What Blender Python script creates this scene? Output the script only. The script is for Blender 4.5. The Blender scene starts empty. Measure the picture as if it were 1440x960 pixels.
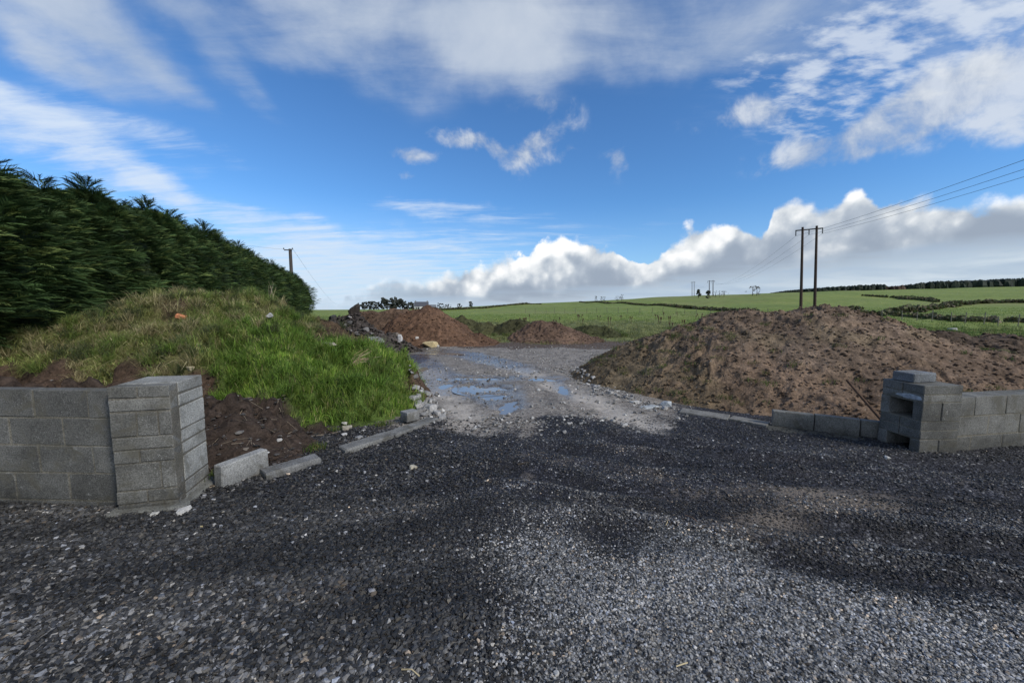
import bpy, bmesh, math, random, time
T0 = time.time()
import numpy as np
from mathutils import Vector, Matrix, noise as mnoise

random.seed(7)
RNG = np.random.default_rng(11)
scene = bpy.context.scene
COL = scene.collection
R = math.radians

# ------------------------------------------------------------------ camera
CAM_H = 1.6
FPX = 541.0                       # focal length in photo pixels (photo is 1440 wide)
PITCH = R(5.3)
cam_d = bpy.data.cameras.new('camera')
cam_d.lens = FPX / 1440 * 36
cam_d.sensor_width = 36
cam_d.clip_start = 0.05
cam_d.clip_end = 8000
cam = bpy.data.objects.new('camera', cam_d)
COL.objects.link(cam)
cam.location = (0, 0, CAM_H)
cam.rotation_euler = (R(90) - PITCH, 0, 0)
scene.camera = cam

# ------------------------------------------------------------------ exposure
vs = scene.view_settings
vs.view_transform = 'Standard'
vs.look = 'None'
vs.gamma = 1
vs.use_curve_mapping = False
vs.exposure = 0.45

# ------------------------------------------------------------------ sun
SUN_EL, SUN_AZ = 38, 125          # azimuth from +Y towards +X
sun_d = bpy.data.lights.new('sun', 'SUN')
sun_d.energy = 2.2
sun_d.angle = R(11)
sun_d.color = (1.0, 0.95, 0.87)
sun = bpy.data.objects.new('sun', sun_d)
COL.objects.link(sun)
sd = Vector((math.cos(R(SUN_EL)) * math.sin(R(SUN_AZ)), math.cos(R(SUN_EL)) * math.cos(R(SUN_AZ)), math.sin(R(SUN_EL))))
sun.rotation_euler = sd.to_track_quat('Z', 'Y').to_euler()

# ------------------------------------------------------------------ directions
def ray(px, py):
    """world direction seen at a photo pixel"""
    u = px - 720.0; v = py - 480.0
    return np.array([u, FPX * math.cos(PITCH) - v * math.sin(PITCH), -(FPX * math.sin(PITCH) + v * math.cos(PITCH))])

def azel(px, py):
    d = ray(px, py)
    return math.atan2(d[0], d[1]), math.atan2(d[2], math.hypot(d[0], d[1]))

# ------------------------------------------------------------------ node helper
class NT:
    def __init__(self, tree):
        self.t = tree
    def n(self, kind, **kw):
        nd = self.t.nodes.new(kind)
        for k, v in kw.items():
            setattr(nd, k, v)
        return nd
    def put(self, sock, v):
        if isinstance(v, bpy.types.NodeSocket):
            self.t.links.new(v, sock)
        elif v is not None:
            if isinstance(v, (tuple, list)) and sock.type == 'RGBA' and len(v) == 3:
                v = tuple(v) + (1,)
            sock.default_value = v
    def math(self, op, a, b=None, c=None, clamp=False):
        nd = self.n('ShaderNodeMath', operation=op)
        nd.use_clamp = clamp
        self.put(nd.inputs[0], a)
        if b is not None: self.put(nd.inputs[1], b)
        if c is not None: self.put(nd.inputs[2], c)
        return nd.outputs[0]
    def vmath(self, op, a, b=None, s=None):
        nd = self.n('ShaderNodeVectorMath', operation=op)
        self.put(nd.inputs[0], a)
        if b is not None: self.put(nd.inputs[1], b)
        if s is not None: self.put(nd.inputs['Scale'], s)
        return nd.outputs['Value'] if op in ('LENGTH', 'DISTANCE', 'DOT_PRODUCT') else nd.outputs[0]
    def mix(self, f, a, b, mode='MIX'):
        nd = self.n('ShaderNodeMix', data_type='RGBA', blend_type=mode)
        self.put(nd.inputs[0], f); self.put(nd.inputs[6], a); self.put(nd.inputs[7], b)
        return nd.outputs[2]
    def mixf(self, f, a, b):
        nd = self.n('ShaderNodeMix', data_type='FLOAT')
        self.put(nd.inputs[0], f); self.put(nd.inputs[2], a); self.put(nd.inputs[3], b)
        return nd.outputs[0]
    def ss(self, x, lo, hi, a=0.0, b=1.0):
        nd = self.n('ShaderNodeMapRange', interpolation_type='SMOOTHSTEP')
        self.put(nd.inputs[0], x); self.put(nd.inputs[1], lo); self.put(nd.inputs[2], hi)
        self.put(nd.inputs[3], a); self.put(nd.inputs[4], b)
        return nd.outputs[0]
    def noise(self, vec, scale, detail=4, rough=0.55, dist=0.0, color=False):
        nd = self.n('ShaderNodeTexNoise')
        self.put(nd.inputs['Vector'], vec); nd.inputs['Scale'].default_value = scale
        nd.inputs['Detail'].default_value = detail; nd.inputs['Roughness'].default_value = rough
        nd.inputs['Distortion'].default_value = dist
        return nd.outputs['Color'] if color else nd.outputs['Fac']
    def vor(self, vec, scale, feature='F1', out='Distance', rand=1.0):
        nd = self.n('ShaderNodeTexVoronoi', feature=feature)
        self.put(nd.inputs['Vector'], vec); nd.inputs['Scale'].default_value = scale
        nd.inputs['Randomness'].default_value = rand
        return nd.outputs[out]
    def ramp(self, f, stops):
        nd = self.n('ShaderNodeValToRGB')
        self.put(nd.inputs[0], f)
        el = nd.color_ramp.elements
        while len(el) > 1: el.remove(el[0])
        el[0].position = stops[0][0]; el[0].color = tuple(stops[0][1]) + (1,)
        for p, c in stops[1:]:
            e = el.new(p); e.color = tuple(c) + (1,)
        return nd.outputs[0]
    def curve(self, x, pts):
        nd = self.n('ShaderNodeFloatCurve')
        c = nd.mapping.curves[0]
        c.points[0].location = pts[0]; c.points[1].location = pts[-1]
        for p in pts[1:-1]: c.points.new(*p)
        for p in c.points: p.handle_type = 'AUTO'
        nd.mapping.update()
        self.put(nd.inputs['Value'], x)
        return nd.outputs[0]
    def attr(self, name, out='Color'):
        nd = self.n('ShaderNodeAttribute', attribute_name=name)
        return nd.outputs[out]
    def comb(self, x, y, z):
        nd = self.n('ShaderNodeCombineXYZ')
        self.put(nd.inputs[0], x); self.put(nd.inputs[1], y); self.put(nd.inputs[2], z)
        return nd.outputs[0]
    def sep(self, v):
        nd = self.n('ShaderNodeSeparateXYZ'); self.put(nd.inputs[0], v)
        return nd.outputs

# ------------------------------------------------------------------ world: sky and clouds
def build_world():
    w = bpy.data.worlds.new('World'); scene.world = w; w.use_nodes = True
    t = w.node_tree; t.nodes.clear(); g = NT(t)
    out = g.n('ShaderNodeOutputWorld'); bg = g.n('ShaderNodeBackground')
    sky = g.n('ShaderNodeTexSky', sky_type='NISHITA'); sky.sun_disc = False
    sky.sun_elevation = R(SUN_EL); sky.sun_rotation = R(SUN_AZ)
    sky.air_density = 1.0; sky.dust_density = 0.15; sky.ozone_density = 3.0
    STR = 0.11
    tc = g.n('ShaderNodeTexCoord'); D = tc.outputs['Generated']
    sx = g.sep(D); x, y, z = sx[0], sx[1], sx[2]
    az = g.math('ARCTAN2', x, y); el = g.math('ARCSINE', z)
    AE = g.comb(az, el, 0.0)
    zc = g.math('ADD', g.math('MAXIMUM', z, 0.0), 0.10)
    P = g.vmath('SCALE', D, s=g.math('DIVIDE', 1.0, zc))     # a layer overhead, seen in perspective
    P = g.vmath('MULTIPLY', P, (1, 1, 0))
    w1 = g.noise(D, 3.0, 3, 0.5, color=True)
    w1 = g.vmath('SUBTRACT', w1, (0.5, 0.5, 0.5))
    AEw = g.vmath('ADD', AE, g.vmath('SCALE', w1, s=0.16))
    w2 = g.vmath('SUBTRACT', g.noise(D, 11.0, 4, 0.55, color=True), (0.5, 0.5, 0.5))
    AEw = g.vmath('ADD', AEw, g.vmath('SCALE', w2, s=0.05))
    def blob(px, py, rx, ry, rot=0, src=AEw):
        a, e = azel(px, py); a2, _ = azel(px + rx, py); a1, _ = azel(px - rx, py)
        _, e2 = azel(px, py - ry); _, e1 = azel(px, py + ry)
        m = g.n('ShaderNodeMapping', vector_type='TEXTURE')
        g.put(m.inputs['Vector'], src)
        m.inputs['Location'].default_value = (a, e, 0)
        m.inputs['Rotation'].default_value = (0, 0, R(rot))
        m.inputs['Scale'].default_value = (abs(a2 - a1) / 2, abs(e2 - e1) / 2, 1)
        return g.ss(g.vmath('LENGTH', m.outputs[0]), 0.0, 1.0, 1.0, 0.0)
    def total(lst, src=AEw):
        acc = None
        for b in lst:
            v = g.math('MULTIPLY', blob(*b[:5], src=src), b[5])
            acc = v if acc is None else g.math('ADD', acc, v)
        return acc
    skycol = sky.outputs[0]
    skycol = g.mix(1.0, skycol, (0.47, 0.76, 1.02), 'MULTIPLY')
    K = 1.0 / STR
    K *= 0.80
    def c(r, gg, b): return (r * K, gg * K, b * K)
    # pale air low down
    lowair = g.ss(el, R(-1), R(15), 0.9, 0.0)
    col = g.mix(g.math('MULTIPLY', lowair, g.ss(az, R(-30), R(25), 0.95, 0.45)), skycol, c(0.45, 0.60, 0.80))

    # thin high cloud
    nP = g.noise(P, 1.1, 8, 0.60, 0.4)
    strk = g.n('ShaderNodeMapping'); g.put(strk.inputs['Vector'], P)
    strk.inputs['Rotation'].default_value = (0, 0, R(24)); strk.inputs['Scale'].default_value = (0.7, 2.6, 1)
    nS = g.noise(strk.outputs[0], 2.2, 9, 0.66, 0.35)
    veil = total([
        (40, -10, 260, 90, 0, 0.8), (150, 45, 250, 80, -25, 1.25), (60, 75, 160, 60, -25, 0.8), (290, 60, 190, 55, -35, 0.8),
        (330, 30, 260, 60, 0, 0.7), (480, 40, 260, 110, -20, 0.85), (250, 115, 110, 30, -25, 0.35),
        (740, 30, 210, 130, 0, 1.05), (700, 85, 150, 90, -10, 1.0), (620, 10, 200, 90, 0, 0.5),
        (900, 40, 230, 90, 0, 0.6), (760, 130, 80, 60, -40, 0.45),
        (1150, 20, 360, 120, 0, 0.95), (1400, 10, 240, 150, 0, 0.9), (960, 90, 200, 60, 0, 0.6), (500, 10, 500, 60, 0, 0.6), (120, 100, 200, 40, -15, 0.6), (820, 110, 160, 50, -20, 0.5)])
    def wisp(S, n, lo, hi, a=0.55):
        # cloud only where the noise allows; the blob weight lowers the threshold
        Sc = g.math('MINIMUM', S, 1.6)
        e = g.ss(g.math('ADD', n, g.math('MULTIPLY', Sc, 0.22)), lo, hi)
        return g.math('MULTIPLY', e, g.ss(Sc, 0.0, a))
    vd = wisp(veil, g.math('ADD', g.math('MULTIPLY', nP, 0.65), g.math('MULTIPLY', nS, 0.35)), 0.44, 0.88, 0.55)
    streak = total([
        (80, 205, 260, 80, -14, 1.0), (30, 160, 200, 45, -12, 0.8), (190, 185, 220, 38, -22, 0.6), (150, 245, 190, 45, -6, 0.7), (300, 212, 130, 24, -18, 0.5),
        (330, 300, 260, 30, -8, 0.85), (250, 275, 120, 30, -10, 0.6), (610, 297, 150, 20, -4, 0.7), (760, 318, 330, 22, -3, 0.4),
        (420, 350, 330, 55, 0, 0.85), (560, 355, 270, 50, 0, 0.85), (470, 400, 380, 60, 0, 1.5), (380, 430, 420, 40, 0, 1.2), (700, 340, 200, 26, 0, 0.4), (1060, 130, 190, 50, 12, 0.3)])
    sdn = wisp(streak, g.math('ADD', -0.12, g.math('ADD', g.math('MULTIPLY', nS, 0.95), g.math('MULTIPLY', nP, 0.30))), 0.50, 0.98, 0.6)
    # dappled cloud top right
    alt = total([(1220, 100, 300, 110, 12, 1.3), (1420, 70, 260, 120, 0, 1.2), (1100, 90, 200, 60, 10, 0.7), (1330, 20, 240, 70, 0, 0.7), (1130, 45, 200, 70, 0, 0.6)])
    am = g.n('ShaderNodeMapping'); g.put(am.inputs['Vector'], P)
    am.inputs['Rotation'].default_value = (0, 0, R(-35)); am.inputs['Scale'].default_value = (1.0, 1.7, 1)
    nA = g.noise(am.outputs[0], 6.5, 6, 0.56, 0.0)
    ad = wisp(alt, g.math('ADD', 0.5, g.math('MULTIPLY', g.math('SUBTRACT', nA, 0.5), 1.7)), 0.56, 1.02, 0.7)
    # ragged small clouds and the grey one on the right
    rag = total([
        (585, 220, 62, 22, 0, 1.6), (583, 248, 26, 12, 0, 0.9), (665, 205, 80, 26, -12, 1.5), (745, 222, 95, 34, 8, 1.7), (865, 240, 38, 30, 0, 1.3), (762, 162, 80, 36, -20, 1.0),
        (1390, 135, 200, 62, 20, 1.15), (1280, 165, 190, 60, 14, 1.6), (1180, 190, 210, 55, 12, 1.5), (1060, 165, 150, 46, 5, 1.2), (1440, 170, 160, 50, 10, 1.15), (1130, 215, 120, 35, 15, 0.7)])
    nR = g.noise(D, 9.0, 8, 0.60, 0.3)
    rd = wisp(rag, g.math('ADD', 0.5, g.math('MULTIPLY', g.math('SUBTRACT', nR, 0.5), 1.5)), 0.56, 0.98, 0.5)
    # composite the thin layers
    vtone = g.mix(g.ss(nP, 0.35, 0.7), c(0.42, 0.50, 0.62), c(0.66, 0.71, 0.77))
    col = g.mix(g.math('MULTIPLY', vd, 0.80), col, vtone)
    col = g.mix(g.math('MULTIPLY', sdn, 0.86), col, g.mix(g.ss(el, R(2), R(16)), c(0.62, 0.72, 0.84), c(0.66, 0.75, 0.87)))
    col = g.mix(g.math('MULTIPLY', ad, 0.72), col, c(0.68, 0.74, 0.82))
    col = g.mix(g.math('MULTIPLY', rd, 0.80), col, g.mix(g.ss(nR, 0.40, 0.66), c(0.42, 0.47, 0.55), c(0.68, 0.72, 0.77)))

    # the heaped bank above the horizon: top outline as a curve of azimuth
    top = [(-200, 425), (380, 418), (470, 408), (540, 396), (565, 383), (600, 380), (650, 368), (700, 357), (745, 345), (765, 331), (800, 326), (830, 330), (860, 341),
           (895, 358), (925, 340), (960, 318), (990, 306), (1030, 305), (1075, 316), (1086, 285), (1105, 263), (1140, 264), (1175, 274), (1205, 262), (1240, 270),
           (1300, 268), (1360, 268), (1440, 262), (1700, 262)]
    def crv(rows, lo=-1.25, hi=1.25, vmax=0.5):
        pts = []
        for px, py in rows:
            a, e = azel(px, py)
            pts.append(((a - lo) / (hi - lo), max(0, e) / vmax))
        pts = [(0.0, 0.02)] + pts + [(1.0, pts[-1][1] * 0.8)]
        xn = g.math('DIVIDE', g.math('SUBTRACT', az, lo), hi - lo)
        return g.math('MULTIPLY', g.curve(xn, pts), vmax)
    et = crv(top)
    vD = g.vmath('ADD', D, g.vmath('SCALE', w2, s=0.05))
    b1 = g.vor(vD, 15, 'SMOOTH_F1'); b2 = g.vor(vD, 38, 'SMOOTH_F1'); b3 = g.noise(D, 26, 7, 0.62)
    bil = g.math('ADD', g.math('MULTIPLY', g.math('SUBTRACT', 0.5, b1), 0.055), g.math('MULTIPLY', g.math('SUBTRACT', 0.5, b2), 0.022))
    bil = g.math('ADD', bil, g.math('MULTIPLY', g.math('SUBTRACT', b3, 0.5), 0.055))
    dd = g.math('SUBTRACT', g.math('ADD', et, g.math('SUBTRACT', bil, 0.016)), el)
    soft = g.ss(g.noise(D, 6.0, 3), 0.35, 0.7, 0.008, 0.045)
    cm = g.ss(dd, 0.0, soft)
    # shading: lit crowns, grey bellies
    base = crv([(-200, 430), (560, 420), (640, 420), (760, 418), (900, 402), (1000, 390), (1080, 380), (1200, 365), (1320, 350), (1440, 340), (1700, 330)])
    hh = g.math('DIVIDE', g.math('SUBTRACT', el, base), g.math('MAXIMUM', g.math('SUBTRACT', et, base), 0.02))
    LDIR = (-0.030, 0.0, 0.055)      # towards the light, for the relief of the heaps
    Dl = g.vmath('ADD', D, LDIR); 
    r1 = g.math('SUBTRACT', g.noise(D, 5.5, 7, 0.55, 0.2), g.noise(Dl, 5.5, 7, 0.55, 0.2))
    b1l = g.vor(g.vmath('ADD', vD, (-0.012, 0.0, 0.020)), 15, 'SMOOTH_F1')
    relief = g.math('ADD', g.math('MULTIPLY', r1, 2.0), g.math('MULTIPLY', g.math('SUBTRACT', b1l, b1), 1.0))
    relief = g.math('ADD', relief, g.math('MULTIPLY', g.math('SUBTRACT', 0.45, b2), 0.5))
    lit = g.ss(g.math('ADD', g.math('MULTIPLY', hh, 0.95), relief), -0.02, 1.05)
    ccol = g.ramp(lit, [(0.0, c(0.31, 0.37, 0.46)), (0.35, c(0.43, 0.49, 0.57)), (0.68, c(0.68, 0.72, 0.76)), (1.0, c(1.0, 1.0, 1.0))])
    # stratus below the bank
    strat = g.n('ShaderNodeMapping'); g.put(strat.inputs['Vector'], D); strat.inputs['Scale'].default_value = (1.0, 1.0, 7.0)
    nL = g.noise(strat.outputs[0], 5.0, 6, 0.55, 0.3)
    scol = g.ramp(nL, [(0.3, c(0.36, 0.46, 0.60)), (0.5, c(0.45, 0.55, 0.66)), (0.72, c(0.62, 0.70, 0.77))])
    belly = g.ss(g.math('ADD', hh, g.math('MULTIPLY', g.math('SUBTRACT', nL, 0.5), 0.8)), -0.22, 0.22)
    ccol = g.mix(belly, scol, ccol)
    leftfade = g.ss(az, azel(500, 400)[0], azel(640, 400)[0], 0.45, 1.0)
    col = g.mix(g.math('MULTIPLY', cm, leftfade), col, ccol)
    # behind the photographer: plain broken cloud
    back = g.ss(y, 0.05, -0.25)
    bmask = g.math('MULTIPLY', back, g.ss(g.noise(P, 0.9, 7, 0.6), 0.36, 0.60))
    col = g.mix(bmask, col, c(0.62, 0.65, 0.69))
    g.put(bg.inputs['Color'], col); bg.inputs['Strength'].default_value = STR
    t.links.new(bg.outputs[0], out.inputs[0])
build_world()

# ================================================================== numpy helpers
def hash2(ix, iy, seed):
    h = (ix.astype(np.int64) * 374761393 + iy.astype(np.int64) * 668265263 + seed * 1274126177) & 0xffffffff
    h = ((h ^ (h >> 13)) * 1274126177) & 0xffffffff
    h = ((h ^ (h >> 16)) * 2246822519) & 0xffffffff
    return ((h ^ (h >> 15)) & 0xffffffff) / 4294967296.0
def gnoise(x, y, seed=0):
    x = np.asarray(x, float); y = np.asarray(y, float)
    ix = np.floor(x); iy = np.floor(y); fx = x - ix; fy = y - iy
    def gr(a, b):
        an = hash2(ix + a, iy + b, seed) * 2 * np.pi
        return np.cos(an) * (fx - a) + np.sin(an) * (fy - b)
    u = fx * fx * fx * (fx * (fx * 6 - 15) + 10); v = fy * fy * fy * (fy * (fy * 6 - 15) + 10)
    a = gr(0, 0) * (1 - u) + gr(1, 0) * u; b = gr(0, 1) * (1 - u) + gr(1, 1) * u
    return (a * (1 - v) + b * v) * 1.5
def fbm(x, y, scale=1.0, octv=4, seed=0, gain=0.5):
    s = 0; a = 1.0; f = scale
    for o in range(octv):
        s = s + a * gnoise(x * f + 17.3 * o, y * f - 9.1 * o, seed + o * 31); a *= gain; f *= 2.03
    return s
def ridged(x, y, scale=1.0, octv=3, seed=0):
    s = 0; a = 1.0; f = scale
    for o in range(octv):
        s = s + a * (1 - 2 * np.abs(gnoise(x * f + 5.1 * o, y * f, seed + o * 13))); a *= 0.5; f *= 2.1
    return s
def sstep(x, a, b):
    t = np.clip((x - a) / (b - a), 0, 1); return t * t * (3 - 2 * t)
def segdist(x, y, ax, ay, bx, by):
    dx, dy = bx - ax, by - ay
    t = np.clip(((x - ax) * dx + (y - ay) * dy) / (dx * dx + dy * dy + 1e-9), 0, 1)
    return np.hypot(x - ax - t * dx, y - ay - t * dy), t
def polydist(x, y, pts):
    d = None
    for (ax, ay), (bx, by) in zip(pts[:-1], pts[1:]):
        q, _ = segdist(x, y, ax, ay, bx, by)
        d = q if d is None else np.minimum(d, q)
    return d
def inpoly(x, y, pts):
    ins = np.zeros(np.shape(x), bool); n = len(pts)
    for i in range(n):
        x1, y1 = pts[i]; x2, y2 = pts[(i + 1) % n]
        c = ((y1 > y) != (y2 > y)) & (x < (x2 - x1) * (y - y1) / (y2 - y1 + 1e-12) + x1)
        ins ^= c
    return ins

def mesh_np(name, V, F, mat, parent=None, smooth=False, colors=None, link=True):
    """one mesh object from numpy vertices and equal-sided faces"""
    V = np.asarray(V, np.float32).reshape(-1, 3); F = np.asarray(F, np.int32)
    me = bpy.data.meshes.new(name)
    k = F.shape[1]; n = len(F)
    me.vertices.add(len(V)); me.vertices.foreach_set('co', V.ravel())
    me.loops.add(n * k); me.loops.foreach_set('vertex_index', F.ravel())
    me.polygons.add(n); me.polygons.foreach_set('loop_start', np.arange(n, dtype=np.int32) * k)
    me.polygons.foreach_set('use_smooth', np.full(n, bool(smooth)))
    for cn, arr in (colors or {}).items():
        a = me.color_attributes.new(cn, 'FLOAT_COLOR', 'POINT')
        arr = np.asarray(arr, np.float32)
        if arr.shape[1] == 3: arr = np.hstack([arr, np.ones((len(arr), 1), np.float32)])
        a.data.foreach_set('color', arr.ravel())
    me.update(calc_edges=True); me.validate()
    if mat: me.materials.append(mat)
    if not link: return me
    ob = bpy.data.objects.new(name, me); COL.objects.link(ob)
    if parent: ob.parent = parent
    return ob
def tag(o, label=None, cat=None, group=None, kind=None):
    if label: o['label'] = label
    if cat: o['category'] = cat
    if group: o['group'] = group
    if kind: o['kind'] = kind
    return o
def thing(name, label, cat, loc=(0, 0, 0), rotz=0, group=None):
    o = bpy.data.objects.new(name, None); o.empty_display_size = 0.2
    COL.objects.link(o); o.location = loc; o.rotation_euler = (0, 0, rotz)
    return tag(o, label, cat, group)
def dup(root, loc, rotz=0, label=None, scale=1.0):
    r = root.copy(); COL.objects.link(r); r.location = loc; r.rotation_euler = (0, 0, rotz); r.scale = (scale,) * 3 if not isinstance(scale, tuple) else scale
    if label: r['label'] = label
    for ch in list(root.children):
        c = ch.copy(); COL.objects.link(c); c.parent = r
        for g2 in list(ch.children):
            d = g2.copy(); COL.objects.link(d); d.parent = c
    return r

class Geo:
    """collects triangles/quads (all as tris) with a colour per vertex"""
    def __init__(self): self.V = []; self.F = []; self.C = []; self.n = 0
    def add(self, V, F, col=(0.5, 0.5, 0.5)):
        V = np.asarray(V, float).reshape(-1, 3); F = np.asarray(F, int)
        if F.shape[1] == 4: F = np.vstack([F[:, [0, 1, 2]], F[:, [0, 2, 3]]])
        self.V.append(V); self.F.append(F + self.n); self.n += len(V)
        c = np.asarray(col, float)
        self.C.append(np.tile(c, (len(V), 1)) if c.ndim == 1 else c)
    def build(self, name, mat, parent=None, smooth=False):
        return mesh_np(name, np.vstack(self.V), np.vstack(self.F), mat, parent, smooth, {'tone': np.vstack(self.C)})

def hull(pts):
    bm = bmesh.new()
    for p in pts: bm.verts.new(p)
    r = bmesh.ops.convex_hull(bm, input=bm.verts)
    junk = [e for e in r['geom_interior'] if isinstance(e, bmesh.types.BMVert)]
    if junk: bmesh.ops.delete(bm, geom=junk, context='VERTS')
    bmesh.ops.triangulate(bm, faces=bm.faces); bm.verts.index_update()
    V = np.array([v.co[:] for v in bm.verts]); F = np.array([[v.index for v in f.verts] for f in bm.faces])
    bm.free(); return V, F
def brick(geo, c, size, rotz=0, tone=(0.5, 0.5, 0.5), bev=0.006, jit=0.0022, tilt=(0, 0)):
    """a concrete block with worn, slightly uneven arrises"""
    X, Y, Z = [s / 2 for s in size]; pts = []
    for sx in (-1, 1):
        for sy in (-1, 1):
            for sz in (-1, 1):
                b = bev * random.uniform(0.5, 1.6)
                pts += [(sx * X, sy * (Y - b), sz * (Z - b)), (sx * (X - b), sy * Y, sz * (Z - b)), (sx * (X - b), sy * (Y - b), sz * Z)]
    pts = [Vector(p) + Vector([random.uniform(-jit, jit) for _ in range(3)]) for p in pts]
    M = Matrix.Translation(c) @ Matrix.Rotation(rotz, 4, 'Z') @ Matrix.Rotation(tilt[0], 4, 'X') @ Matrix.Rotation(tilt[1], 4, 'Y')
    V, F = hull([M @ p for p in pts])
    geo.add(V, F, tone)
def tube(geo, pts, rad, seg=8, tone=(0.5, 0.5, 0.5), caps=True):
    pts = [Vector(p) for p in pts]; n = len(pts)
    rad = [rad] * n if not hasattr(rad, '__len__') else rad
    V = []
    for i, p in enumerate(pts):
        d = (pts[min(i + 1, n - 1)] - pts[max(i - 1, 0)]).normalized()
        a = d.cross(Vector((0, 0, 1)) if abs(d.z) < 0.95 else Vector((1, 0, 0))).normalized(); b = d.cross(a)
        for k in range(seg):
            an = 2 * math.pi * k / seg
            V.append(p + (a * math.cos(an) + b * math.sin(an)) * rad[i])
    F = []
    for i in range(n - 1):
        for k in range(seg):
            k2 = (k + 1) % seg
            F.append((i * seg + k, i * seg + k2, (i + 1) * seg + k2, (i + 1) * seg + k))
    V = [v[:] for v in V]
    geo.add(V, F, tone)
    if caps:
        for base, i in ((0, 0), ((n - 1) * seg, n - 1)):
            cv = [V[base + k] for k in range(seg)] + [pts[i][:]]
            geo.add(cv, [(k, (k + 1) % seg, seg) for k in range(seg)], tone)

# ================================================================== materials
def new_mat(name):
    m = bpy.data.materials.new(name); m.use_nodes = True
    t = m.node_tree; t.nodes.clear(); g = NT(t)
    out = g.n('ShaderNodeOutputMaterial'); bs = g.n('ShaderNodeBsdfPrincipled')
    t.links.new(bs.outputs[0], out.inputs[0])
    g.out = out; g.bs = bs
    return m, g
def bump(g, h, strength=0.5, dist=0.01, normal=None):
    b = g.n('ShaderNodeBump'); b.inputs['Strength'].default_value = strength; b.inputs['Distance'].default_value = dist
    g.put(b.inputs['Height'], h)
    if normal is not None: g.put(b.inputs['Normal'], normal)
    return b.outputs[0]
def wpos(g):
    return g.n('ShaderNodeNewGeometry').outputs['Position']

def mat_tone(name, rough=0.9, nscale=20, namt=0.35, bstr=0.4, bdist=0.01, spec=0.3, trans=0.0):
    """colour comes from the 'tone' attribute, broken up by noise"""
    m, g = new_mat(name)
    P = wpos(g)
    n = g.noise(P, nscale, 5, 0.6)
    k = g.ss(n, 0.25, 0.75, 1 - namt, 1 + namt)
    col = g.vmath('SCALE', g.attr('tone'), s=k)
    g.put(g.bs.inputs['Base Color'], col)
    g.bs.inputs['Roughness'].default_value = rough; g.bs.inputs['Specular IOR Level'].default_value = spec
    if bstr: g.put(g.bs.inputs['Normal'], bump(g, n, bstr, bdist))
    if trans:
        tr = g.n('ShaderNodeBsdfTranslucent'); g.put(tr.inputs[0], col)
        mx = g.n('ShaderNodeMixShader'); mx.inputs[0].default_value = trans
        g.t.links.new(g.bs.outputs[0], mx.inputs[1]); g.t.links.new(tr.outputs[0], mx.inputs[2]); g.t.links.new(mx.outputs[0], g.out.inputs[0])
    return m
M_STONE = mat_tone('stone', 0.85, 30, 0.35, 0.6, 0.01)
M_GRAVEL = mat_tone('gravel', 0.62, 120, 0.30, 0.3, 0.002, 0.45)
M_GRASS = mat_tone('grass_blade', 0.6, 3, 0.25, 0, 0, 0.25, 0.3)
M_LEAF = mat_tone('conifer_leaf', 0.7, 1.3, 0.35, 0, 0, 0.2, 0.12)
M_WOOD = mat_tone('weathered_wood', 0.85, 14, 0.35, 0.5, 0.01)
M_METAL = mat_tone('dull_metal', 0.5, 10, 0.1, 0, 0, 0.5)
M_PLAIN = mat_tone('painted_render', 0.9, 2, 0.08, 0.1, 0.01)

def make_block_mat():
    m, g = new_mat('concrete_block')
    P = wpos(g)
    col = g.attr('tone')
    big = g.noise(P, 3.2, 6, 0.62); fine = g.noise(P, 95, 4, 0.7); mid = g.noise(P, 22, 5, 0.65, 0.3)
    col = g.vmath('SCALE', col, s=g.ss(big, 0.3, 0.7, 0.72, 1.30))
    col = g.vmath('SCALE', col, s=g.ss(fine, 0.32, 0.70, 0.62, 1.42))
    # pale mortar smears and lime bloom
    smear = g.math('MULTIPLY', g.ss(mid, 0.60, 0.70), g.ss(g.noise(P, 2.1, 3), 0.50, 0.66))
    col = g.mix(g.math('MULTIPLY', smear, 0.6), col, (0.36, 0.36, 0.34))
    mud = g.math('MULTIPLY', g.ss(g.noise(P, 5.5, 5, 0.6, 0.6), 0.50, 0.66), 0.6)
    col = g.mix(mud, col, (0.105, 0.098, 0.075))
    speck = g.ss(g.vor(P, 75, 'F1'), 0.22, 0.10)
    col = g.mix(g.math('MULTIPLY', speck, g.ss(g.noise(P, 5, 3), 0.5, 0.62, 0.0, 0.7)), col, (0.48, 0.48, 0.46))
    low_dark = g.ss(g.math('ADD', g.sep(P)[2], g.math('MULTIPLY', mid, 0.25)), 0.10, 0.34, 0.62, 1.0)  # blocks get darker towards the bottom
    col = g.vmath('SCALE', col, s=low_dark)
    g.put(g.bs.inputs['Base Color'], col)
    g.bs.inputs['Roughness'].default_value = 0.93; g.bs.inputs['Specular IOR Level'].default_value = 0.2
    h = g.math('ADD', g.math('MULTIPLY', fine, 0.6), g.math('MULTIPLY', mid, 0.7))
    h = g.math('SUBTRACT', h, g.math('MULTIPLY', g.ss(g.vor(P, 130, 'F1'), 0.32, 0.1), 0.35))
    g.put(g.bs.inputs['Normal'], bump(g, h, 0.85, 0.006))
    return m
M_BLOCK = make_block_mat()

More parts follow.
